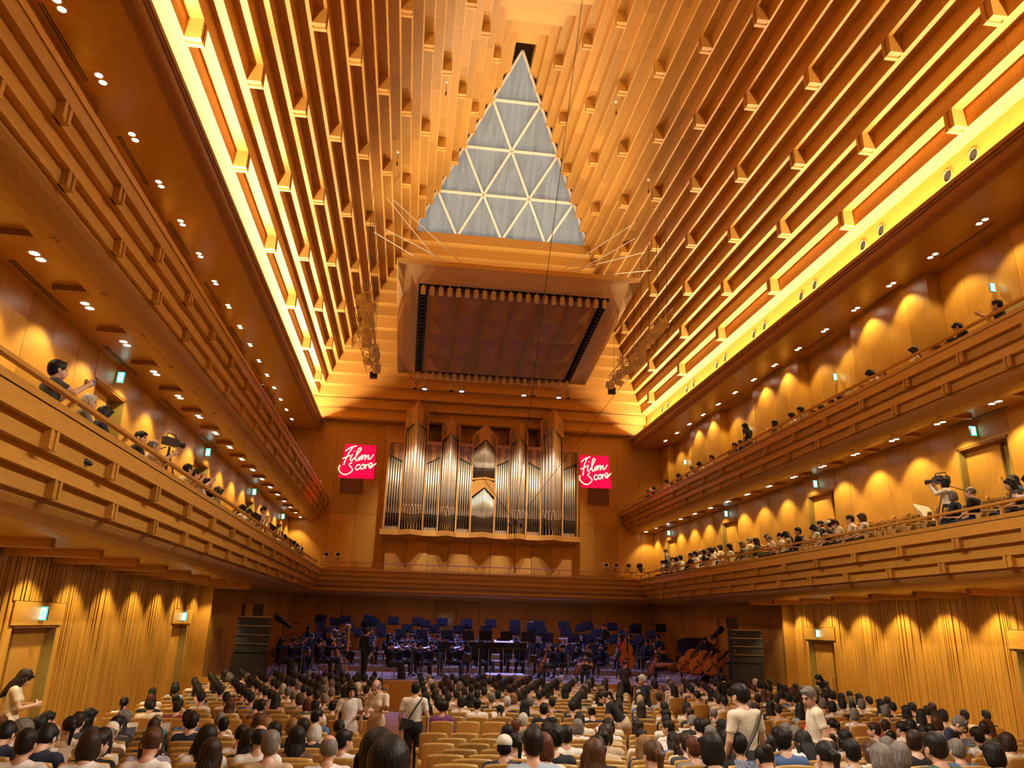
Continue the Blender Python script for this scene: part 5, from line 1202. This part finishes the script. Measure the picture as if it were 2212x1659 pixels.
person('stand_turn', (10.0, 39.9, ZD1+.10), .9, 'short', 'black', 'grey', 'black', 'man in a grey shirt standing by the far right balcony door', None, 'long', False, 1.0)
# ================================================================== ORCHESTRA
M_VLN = plain('violin_varnish', (.30, .075, .018), .25, var=.25, nscale=12); M_CEL = plain('cello_varnish', (.34, .10, .025), .28, var=.25, nscale=6)
M_GOLD = plain('brass_lacquer', (.80, .52, .18), .22, 1.0); M_SILV = plain('silver_plate', (.75, .76, .8), .18, 1.0); M_PIANO = plain('piano_lacquer', (.008, .008, .009), .08)
M_LED = plain('stand_led', (1, 1, 1), .5, emit=(.75, .88, 1.0), es=30)
def fiddle(L):
    """string instrument lying along +y, belly to +z: outline with waist, arched plates, neck with scroll; L is the body length"""
    out = []; n = 28
    for i in range(n):
        t = i/(n-1); w = .5*L*.60*(math.sin(PI*min(1, max(0, t)))**.42)*(1-.13*t)*(1-.30*math.exp(-((t-.56)/.12)**2)); out.append((w, t*L))
    o2 = out+[(-w, y) for w, y in reversed(out)]; h = .11*L
    m = MB(); k = len(o2)
    m.add([(x, y, -h/2) for x, y in o2]+[(x, y, h/2) for x, y in o2], [(i, (i+1) % k, (i+1) % k+k, i+k) for i in range(k)])
    c = [(x*.55, L*.5+(y-L*.5)*.75, h*.5+.035*L) for x, y in o2]; d = [(x*.55, L*.5+(y-L*.5)*.75, -h*.5-.035*L) for x, y in o2]
    m.add([(x, y, h/2) for x, y in o2]+c, [(i, (i+1) % k, (i+1) % k+k, i+k) for i in range(k)]+[tuple(range(k, 2*k))])
    m.add([(x, y, -h/2) for x, y in o2]+d, [((i+1) % k, i, i+k, (i+1) % k+k) for i in range(k)]+[tuple(range(2*k-1, k-1, -1))])
    fb = MB().box(-.032*L, .032*L, L*.62, L*1.35, h*.55+.03*L, h*.55+.055*L).box(-.10*L, .10*L, L*.40, L*.415, h*.5, h*.5+.10*L).box(-.03*L, .03*L, L*.06, L*.30, h*.5+.02*L, h*.5+.05*L)
    nk = MB().box(-.03*L, .03*L, L*.97, L*1.42, -.01*L, h*.55+.03*L).lathe([(.0001, -.03*L), (.045*L, -.03*L), (.045*L, .03*L), (.0001, .03*L)], 10, 0, (0, L*1.46, 0))
    for q, yy in ((-1, 1.30), (1, 1.33), (-1, 1.38), (1, 1.41)): nk.box(*sorted((q*.03*L, q*.12*L)), yy*L, (yy+.02)*L, 0, .02*L)
    return m.mesh('body', M_VLN if L < .5 else M_CEL, True), nk.mesh('neck', M_VLN if L < .5 else M_CEL), fb.mesh('fingerboard', M_BLKPL)
FID = {'violin': fiddle(.36), 'cello': fiddle(.76), 'double bass': fiddle(1.12)}
BOWM = MB().tube([(0, 0, 0), (0, .36, .018), (0, .74, 0)], .006, 6, 0).box(-.004, .004, .01, .73, -.016, -.013, 1).box(-.008, .008, .03, .08, -.02, .0, 0).mesh('bow', [plain('bow_stick', (.40, .17, .06), .3), M_WHITE])
def frame(o, y, z):
    Y = Vector(y).normalized(); Z = Vector(z); Z = (Z-Y*Z.dot(Y)).normalized(); X = Y.cross(Z)
    return Matrix(((X.x, Y.x, Z.x, o[0]), (X.y, Y.y, Z.y, o[1]), (X.z, Y.z, Z.z, o[2]), (0, 0, 0, 1)))
def put_fiddle(kind, M, label):
    a, b, c = FID[kind]; r = root(kind.replace(' ', '_'), (0, 0, 0), 0, label, kind, 'string instruments on the stage'); r.matrix_world = M
    ob('body', a, r); ob('neck', b, r); ob('fingerboard', c, r)
    if kind != 'violin':
        L = .76 if kind == 'cello' else 1.12; MB().tube([(0, 0, 0), (0, -.28*L, 0)], .008, 6).build('endpin', M_STEEL, r)
    return r
def put_bow(M, label):
    o = ob('bow', BOWM); o.matrix_world = M; tag(o, label, 'bow', 'bows on the stage')
# chairs and stands
M_STND = plain('stand_black', (.010, .010, .011), .8, spec=.15)
CH = {'seat': MB().prism([(-.2, .44), (.22, .45), (.22, .475), (-.2, .465)], 'x', -.21, .21).mesh('seat', M_BLKPL), 'back': MB().prism([(-.22, .60), (-.19, .60), (-.24, .86), (-.27, .86)], 'x', -.20, .20).mesh('backrest', M_BLKPL),
      'legf': MB().tube([(0, .19, .45), (0, .21, 0)], .011, 6).mesh('leg', M_STEEL), 'legb': MB().tube([(0, -.26, .86), (0, -.19, .45), (0, -.24, 0)], .011, 6).mesh('leg', M_STEEL)}
def chair(x, y, z, rz, label):
    r = root('orchestra_chair', (x, y, z), rz, label, 'chair', 'black chairs of the orchestra'); ob('seat', CH['seat'], r); ob('backrest', CH['back'], r)
    for q in (-.19, .19): ob('leg', CH['legf'], r, (q, 0, 0)); ob('leg', CH['legb'], r, (q, 0, 0))
    return r
_dk = MB().box(-.26, .26, -.008, .008, 0, .36).box(-.26, .26, .0, .05, -.01, .005).box(-.05, .05, -.03, -.008, .08, .17).xf(Matrix.Translation((0, 0, 1.02)) @ Matrix.Rotation(-.35, 4, 'X')).mesh('desk', M_STND)
_po = MB().tube([(0, -.03, .02), (0, -.03, 1.1)], .014, 6).mesh('pole', M_STEEL)
_lg = [MB().tube([(0, -.03, .22), (.30*math.cos(a), -.03+.30*math.sin(a), .0)], .010, 5).mesh('leg', M_BLKPL) for a in (.5, 2.6, 4.7)]
_sh = MB().box(-.22, .22, .009, .013, .01, .31).xf(Matrix.Translation((0, 0, 1.02)) @ Matrix.Rotation(-.35, 4, 'X')).mesh('score', M_PAPER)
_ld = MB().box(-.05, .05, .02, .07, .37, .39, 0).lathe([(.0001, 0), (.016, 0), (.016, .012)], 8, 1, (0, .06, .35)).xf(Matrix.Translation((0, 0, 1.02)) @ Matrix.Rotation(-.35, 4, 'X')).mesh('clip_lamp', [M_BLKPL, M_LED])
NSTAND = []
def music_stand(x, y, z, rz, dz=0.0, led=False):
    """the reader is on the local +y side"""
    r = root('music_stand', (x, y, z), rz, None, 'music stand', 'music stands of the orchestra'); NSTAND.append(r)
    ob('desk', _dk, r, (0, 0, dz)); ob('pole', _po, r); ob('score', _sh, r, (0, 0, dz))
    for l in _lg: ob('leg', l, r)
    if led: ob('clip_lamp', _ld, r, (0, 0, dz))
    return r
ro = random.Random(4); MUS = []; CHN = []
def musician(pose, u, y, kind, hs='short', skirt=False, z=None, aim=(0, 28.6), stand=True, rz=None, sc=1.0, x=None, led=False, ch=True, shirt='black', sleeve='long'):
    z = z if z is not None else STG+(.6 if y > 37 else .4 if y > 35.2 else .2 if y > 33.4 else 0)
    x = sx(u, y, z+.9) if x is None else x
    if rz is None: rz = math.atan2(-(aim[0]-x), aim[1]-y)
    o = person(pose, (x, y, z), rz, hs, ro.choice(['black', 'black', 'dark brown']), shirt, 'black', 'x', 'orchestra musicians', sleeve, skirt, sc)
    MUS.append((u, y, kind, hs, skirt, o)); M = Matrix.Translation((x, y, z)) @ Matrix.Rotation(rz, 4, 'Z')
    if ch and pose not in ('stand', 'stand_turn', 'stand_lean'): CHN.append((u, chair(x, y, z, rz, 'x')))
    if stand:
        p = M @ Vector((-.05, .78 if pose != 'cello' else .98, 0)); music_stand(p.x, p.y, z, rz+PI, -.08 if y < 33 else .12, led)
    if kind == 'violin' and pose == 'violin':
        put_fiddle('violin', M @ frame((-.03, .10, 1.035), (-.20, .33, .07), (.35, 0, 1)), 'brown violin held by the string player at position %d' % 0 if False else 'v%d' % len(MUS))
        put_bow(M @ frame((.20, .38, 1.0), (-.75, -.12, .30), (0, 0, 1)), 'b%d' % len(MUS))
    if kind == 'cello':
        put_fiddle('cello', M @ frame((.05, .60, .22), (-.16, -.34, .80), (.1, 1, .4)), 'v%d' % len(MUS)); put_bow(M @ frame((.30, .46, .73), (-.8, .12, -.06), (0, 0, 1)), 'b%d' % len(MUS))
    if kind in ('clarinet', 'flute', 'trumpet', 'horn', 'tuba'):
        m = MB(); lab = 'i%d' % len(MUS)
        if kind == 'clarinet': m.tube([(0, .13, 1.09), (0, .36, .80), (0, .50, .58), (0, .54, .53)], [.008, .013, .015, .032], 8, 0); m.tube([(.012, .30, .88), (.012, .44, .68)], .005, 5, 1); mats = [M_BLKPL, M_SILV]
        elif kind == 'flute': m.tube([(-.06, .13, 1.085), (.60, .17, 1.02)], .010, 8, 0); mats = [M_SILV]
        elif kind == 'trumpet': m.tube([(0, .13, 1.09), (0, .55, 1.05), (0, .62, 1.045), (0, .66, 1.04)], [.007, .010, .03, .06], 10, 0); m.tube([(0, .25, 1.08), (0, .25, 1.0), (0, .45, .98), (0, .45, 1.06)], .010, 6, 0); mats = [M_GOLD]
        elif kind == 'horn':
            m.tube([(.12*math.cos(t)+.05, .30, .88+.12*math.sin(t)) for t in np.linspace(0, 2*PI, 14)], .014, 6, 0); m.tube([(0, .13, 1.08), (0, .25, .99)], .007, 6); m.tube([(.12, .30, .80), (.22, .22, .74), (.26, .12, .72)], [.014, .04, .14], 12); mats = [M_GOLD]
        else: m.tube([(0, .34, .58), (0, .34, .95), (-.02, .32, 1.25), (-.04, .30, 1.38)], [.05, .07, .12, .20], 12, 0); m.tube([(0, .13, 1.09), (.12, .30, .95), (.14, .34, .65), (0, .34, .58)], .025, 8); mats = [M_SILV]
        o2 = m.build(kind if kind != 'horn' else 'french_horn', mats, None, True); o2.matrix_world = M; tag(o2, lab, kind, 'wind instruments on the stage')
    return x
# front strings on the left
musician('violin', 605, 30.4, 'violin', 'long', True, led=False, aim=(3, 30)); musician('violin', 630, 31.7, 'violin', 'bun', True, aim=(3, 31))
musician('wind', 652, 33.0, 'clarinet', 'bob', led=True)
musician('sit', 690, 30.6, 'player', 'short', aim=(2, 33)); 
musician('harp', 708, 31.4, 'harp', 'bob', True, stand=False, aim=(0, 31.6))
x = sx(788, 29.35); musician('stand', 788, 29.35, 'player', 'short', stand=False, rz=-.9)
put_fiddle('violin', Matrix.Translation((x, 29.35, STG)) @ frame((.33, .10, .45), (-.08, -.05, .9), (1, .4, 0)), 'v0'); put_bow(Matrix.Translation((x, 29.35, STG)) @ frame((-.24, .10, .95), (.12, -.1, -.9), (1, 0, 0)), 'b0')
musician('violin', 842, 29.5, 'violin', 'bun', True, aim=(4, 30.5)); musician('violin', 864, 31.0, 'violin', 'short', aim=(2, 29.5)); musician('violin', 904, 29.9, 'violin', 'short', aim=(2, 28.9)); musician('violin', 931, 31.3, 'violin', 'bob', aim=(1, 29))
musician('violin', 888, 32.4, 'violin', 'short'); musician('violin', 972, 31.0, 'violin', 'short', aim=(2, 30)); musician('violin', 995, 32.2, 'violin', 'bob')
musician('violin', 1033, 30.9, 'violin', 'short'); musician('violin', 1054, 31.9, 'violin', 'bun'); musician('violin', 1090, 32.6, 'violin', 'short'); musician('violin', 1125, 32.3, 'violin', 'long')
musician('cello', 1193, 30.4, 'cello', 'bob', aim=(-2, 29.2)); musician('cello', 1214, 31.3, 'cello', 'short', aim=(-2, 30)); musician('cello', 1240, 32.3, 'cello', 'short', aim=(-2, 30.5)); musician('cello', 1272, 30.6, 'cello', 'short', aim=(-1, 28.8))
musician('violin', 1168, 32.8, 'violin', 'short'); musician('violin', 1300, 32.6, 'violin', 'short'); musician('cello', 1430, 30.9, 'cello', 'short', aim=(-2, 29.0), stand=True)
musician('stand', 1342, 31.4, 'player', 'bob', True, stand=False, aim=(0, 29), shirt='dark red', sleeve='short'); musician('stand_turn', 1526, 30.6, 'player', 'long', True, stand=False, rz=2.0, sleeve='short')
musician('stand', 1305, 36.2, 'player', 'short', stand=False)
# winds, brass and percussion in tiers
kinds = ['flute', 'flute', 'clarinet', 'clarinet', 'flute', 'clarinet', 'clarinet', 'flute', 'clarinet', 'clarinet', 'clarinet', 'flute', 'clarinet', 'clarinet', 'clarinet']
for i, u in enumerate(np.linspace(690, 1395, 15)):
    musician('wind', u+ro.uniform(-6, 6), 34.2, kinds[i], ro.choice(['short', 'bob', 'short', 'long']), led=i % 2 == 0)
for i, u in enumerate(np.linspace(668, 1420, 13)):
    musician('wind', u+ro.uniform(-8, 8), 36.0, ['horn', 'horn', 'trumpet', 'trumpet', 'clarinet', 'trumpet', 'horn', 'trumpet', 'tuba', 'horn', 'tuba', 'trumpet', 'trumpet'][i], ro.choice(['short', 'short', 'bob']), led=i % 2 == 1)
for i, u in enumerate((700, 790, 905, 1000, 1150, 1260, 1380)):
    musician('stand' if i % 3 == 1 else 'wind', u, 38.0, 'player', ro.choice(['short', 'bob']), stand=True, led=True, sc=.98)
# crouching and standing stage hands at the front
person('sit_read', (sx(1265, 29.0), 29.0, STG-.12), PI-.3, 'bob', 'black', 'dark grey', 'black', 'masked person in dark grey crouching at the stage front beside a cello', None, 'short', mask=True)
person('stand', (sx(1350, 28.0), 28.0, fz(28)+.02), PI+.1, 'short', 'black', 'dark grey', 'black', 'man in dark grey standing right below the stage edge', None, 'short')
# labels by place from left to right
KN = {'violin': 'violinist', 'cello': 'cellist', 'clarinet': 'clarinet player', 'flute': 'flautist', 'trumpet': 'trumpeter', 'horn': 'horn player', 'tuba': 'tuba player', 'harp': 'harpist', 'player': 'orchestra member'}
byk = {}
for u, y, kind, hs, sk_, o in sorted(MUS, key=lambda t: t[0]): byk.setdefault(kind, []).append(o)
for kind, L in byk.items():
    for i, o in enumerate(L): o['label'] = 'black-clad %s on the stage, %s from the left of the %ss' % (KN[kind], nth(i), KN[kind])
for pre, cat, ad in (('violin', 'violin', 'glossy brown violin'), ('cello', 'cello', 'glossy brown cello'), ('bow', 'bow', 'thin wooden bow'), ('clarinet', 'clarinet', 'black clarinet'), ('flute', 'flute', 'silver flute'), ('trumpet', 'trumpet', 'brass trumpet'), ('french_horn', 'horn', 'coiled brass horn'), ('tuba', 'tuba', 'upright silver tuba')):
    L = sorted([o for o in COL.objects if o.parent is None and o.name.split('.')[0] == pre], key=lambda o: px(o.matrix_world.translation if pre in ('violin', 'cello', 'bow') else o.location)[0])
    for i, o in enumerate(L): o['label'] = '%s in a musician\'s hands, %s from the left on stage' % (ad, nth(i)); o['category'] = cat
for i, (u, o) in enumerate(sorted(CHN, key=lambda t: t[0])): o['label'] = 'black orchestra chair under a musician, %s chair from the left' % nth(i)
for k, (u, y, rz) in enumerate(((745, 30.0, 2.4), (922, 29.6, -1.2), (960, 30.2, -2.2), (1005, 29.9, 2.8), (1150, 30.2, 3.0), (1300, 30.4, 1.6))):
    chair(sx(u, y, 1.2), y, STG, rz, 'empty black orchestra chair, %s from the left of the unoccupied ones' % nth(k))
for u, y in ((961, 29.3), (1034, 29.5), (1108, 29.3)): music_stand(sx(u, y), y, STG, 0 if u > 1000 else .7, -.05)
for k, u in enumerate(np.linspace(690, 1430, 15)): music_stand(sx(u, 37.1, 2.4), 37.15, STG+.6, 0, .22, k % 2 == 0)
for i, o in enumerate(sorted(NSTAND, key=lambda o: px(o.location)[0])): o['label'] = 'black music stand%s on the stage, %s from the left' % (' with a clip lamp' if len(o.children) > 6 else '', nth(i))
# conductor's podium, rail and desk
pd = root('conductor_podium', (sx(1092, 28.95, 1.0), 29.0, STG), 0, 'low pale wooden conductor podium with a metal guard rail', 'podium')
MB().box(-.68, .68, -.5, .5, 0, .24).build('platform', W_SEAT, pd); MB().box(-.69, .69, -.51, .51, .24, .26).build('top_edge', M_WHITE, pd)
MB().tube([(-.62, -.46, .24), (-.62, -.46, 1.15), (.62, -.46, 1.15), (.62, -.46, .24)], .02, 6).build('guard_rail', M_BLKPL, pd)
cs = music_stand(pd.location.x, 29.75, STG, 0, .10); cs['label'] = 'conductor music stand carrying an open white score'
MB().box(-.36, .36, -.12, .12, 0, .012).xf(Matrix.Translation((0, .06, 1.36)) @ Matrix.Rotation(.35, 4, 'X')).build('open_score', plain('bright_paper', (.9, .9, .92), .6), cs)
# harp
hx = sx(728, 31.7); hp = root('concert_harp', (hx, 31.8, STG), -.35, 'tall wooden concert harp among the strings on the left', 'harp')
MB().tube([(.42, 0, .05), (.42, 0, 1.72)], [.045, .04], 10).lathe([(.05, 1.66), (.075, 1.70), (.075, 1.80), (.0001, 1.84)], 10, 0, (.42, 0, 0)).build('column', W_SEAT, hp)
MB().tube([(.42, 0, 1.74), (.30, 0, 1.80), (.14, 0, 1.62), (-.04, 0, 1.52), (-.22, 0, 1.60), (-.36, 0, 1.46)], [.045, .05, .045, .045, .05, .03], 8).build('neck', W_ORG, hp)
MB().tube([(.30, 0, .12), (-.36, 0, 1.46)], [.13, .055], 10).build('soundbox', W_ORG, hp); MB().box(-.05, .50, -.18, .18, 0, .12).build('base', W_SEAT, hp)
m = MB()
for i in range(14):
    t = (i+.5)/14; m.tube([(.28-.62*t, 0, .2+1.22*t), (.36-.70*t, 0, 1.72-.14*math.sin(PI*t)-.1*t)], .003, 4)
m.build('string_set', M_STEEL, hp)
# grand piano and double basses on the right
gx = sx(1545, 31.8); gp = root('grand_piano', (gx, 31.9, STG), PI/2+.25, 'black grand piano with raised lid at the right of the stage', 'piano')
pl_ = [(-.75, 0), (.75, 0), (.75, .95), (.55, 1.5), (.15, 1.75), (-.25, 2.0), (-.55, 2.1), (-.75, 1.95)]
MB().prism(pl_, 'z', .62, .95).build('case', M_PIANO, gp); MB().prism(pl_, 'z', 0, .025).xf(Matrix.Translation((-.75, 0, .96)) @ Matrix.Rotation(-.45, 4, 'Y') @ Matrix.Translation((.75, 0, 0))).build('lid', M_PIANO, gp)
MB().box(-.72, .72, -.22, .02, .66, .74, 0).box(-.62, .62, -.20, -.05, .74, .755, 1).build('keyboard', [M_PIANO, M_WHITE], gp)
for p in ((-.62, .15), (.62, .15), (-.1, 1.7)): MB().tube([(*p, .62), (*p, .04)], [.06, .035], 8).build('leg', M_PIANO, gp)
MB().tube([(.6, 1.1, .95), (.25, 1.1, 1.45)], .012, 5).build('lid_prop', M_PIANO, gp)
for k, (u, y, tl) in enumerate(((1492, 30.5, .9), (1518, 29.9, .85), (1548, 29.6, .75))):
    x = sx(u, y, 1.1); put_fiddle('double bass', frame((x-.45, y, STG+.38), (math.cos(tl)*.9, .1, math.sin(tl)*.75), (-.3, -1, .25)), 'reddish brown double bass laid on its side, %s from the left' % nth(k))
x = sx(1350, 31.7); put_fiddle('double bass', frame((x-.1, 31.1, STG+.32), (.05, .16, 1), (0, -1, .15)), 'dark double bass upright before the woman in dark red')
x = sx(1436, 30.4); put_fiddle('cello', frame((x-.45, 30.2, STG+.62), (1, .05, .04), (0, -.2, 1)), 'brown cello lying flat across a chair on the right'); 
# percussion: tubular bells, gong frame, timpani
tbx = sx(962, 38.6, 2.5); t_ = root('tubular_bells', (tbx, 38.9, STG+.6), 0, 'tall frame of silver tubular bells at the back of the stage', 'tubular bells')
MB().tube([(-.42, 0, 0), (-.36, 0, 1.85), (.36, 0, 1.85), (.42, 0, 0)], .022, 6).build('stand_frame', M_STEEL, t_)
me = MB().tube([(0, 0, 0), (0, 0, 1.25)], .018, 8).mesh('bell', M_SILV)
for i in range(12): ob('bell', me, t_, (-.30+i*.055, 0, .56-.02*i*0), None)
gf = root('gong_frame', (sx(1151, 38.6, 2.3), 38.9, STG+.6), 0, 'thin square gong frame standing behind the wind players', 'gong')
MB().tube([(-.5, 0, 0), (-.5, 0, 1.45), (-.45, 0, 1.52), (.45, 0, 1.52), (.5, 0, 1.45), (.5, 0, 0)], .016, 6).build('frame', M_STEEL, gf)
MB().lathe([(.0001, -.02), (.30, -.02), (.34, .03), (.32, .04)], 20).xf(Matrix.Translation((0, 0, .95)) @ Matrix.Rotation(PI/2, 4, 'X')).build('gong_disc', M_GOLD, gf); MB().tube([(-.2, 0, 1.2), (-.2, 0, 1.52)], .004, 4).tube([(.2, 0, 1.2), (.2, 0, 1.52)], .004, 4).build('cord', M_BLKPL, gf)
for k, u in enumerate((1222, 1250)):
    tm = root('timpani', (sx(u, 38.4, 2.0), 38.4, STG+.6), 0, 'copper kettledrum at the back of the stage, %s one' % ('left', 'right')[k], 'drum')
    MB().lathe([(.0001, .25), (.2, .28), (.33, .5), (.36, .78)], 16).build('bowl', M_GOLD, tm); MB().lathe([(.0001, .80), (.36, .80), (.37, .76)], 16).build('head', M_WHITE, tm)
    for q in range(3): MB().tube([(.34*math.cos(q*2.1), .34*math.sin(q*2.1), .74), (.3*math.cos(q*2.1), .3*math.sin(q*2.1), 0)], .014, 6).build('leg', M_STEEL, tm)
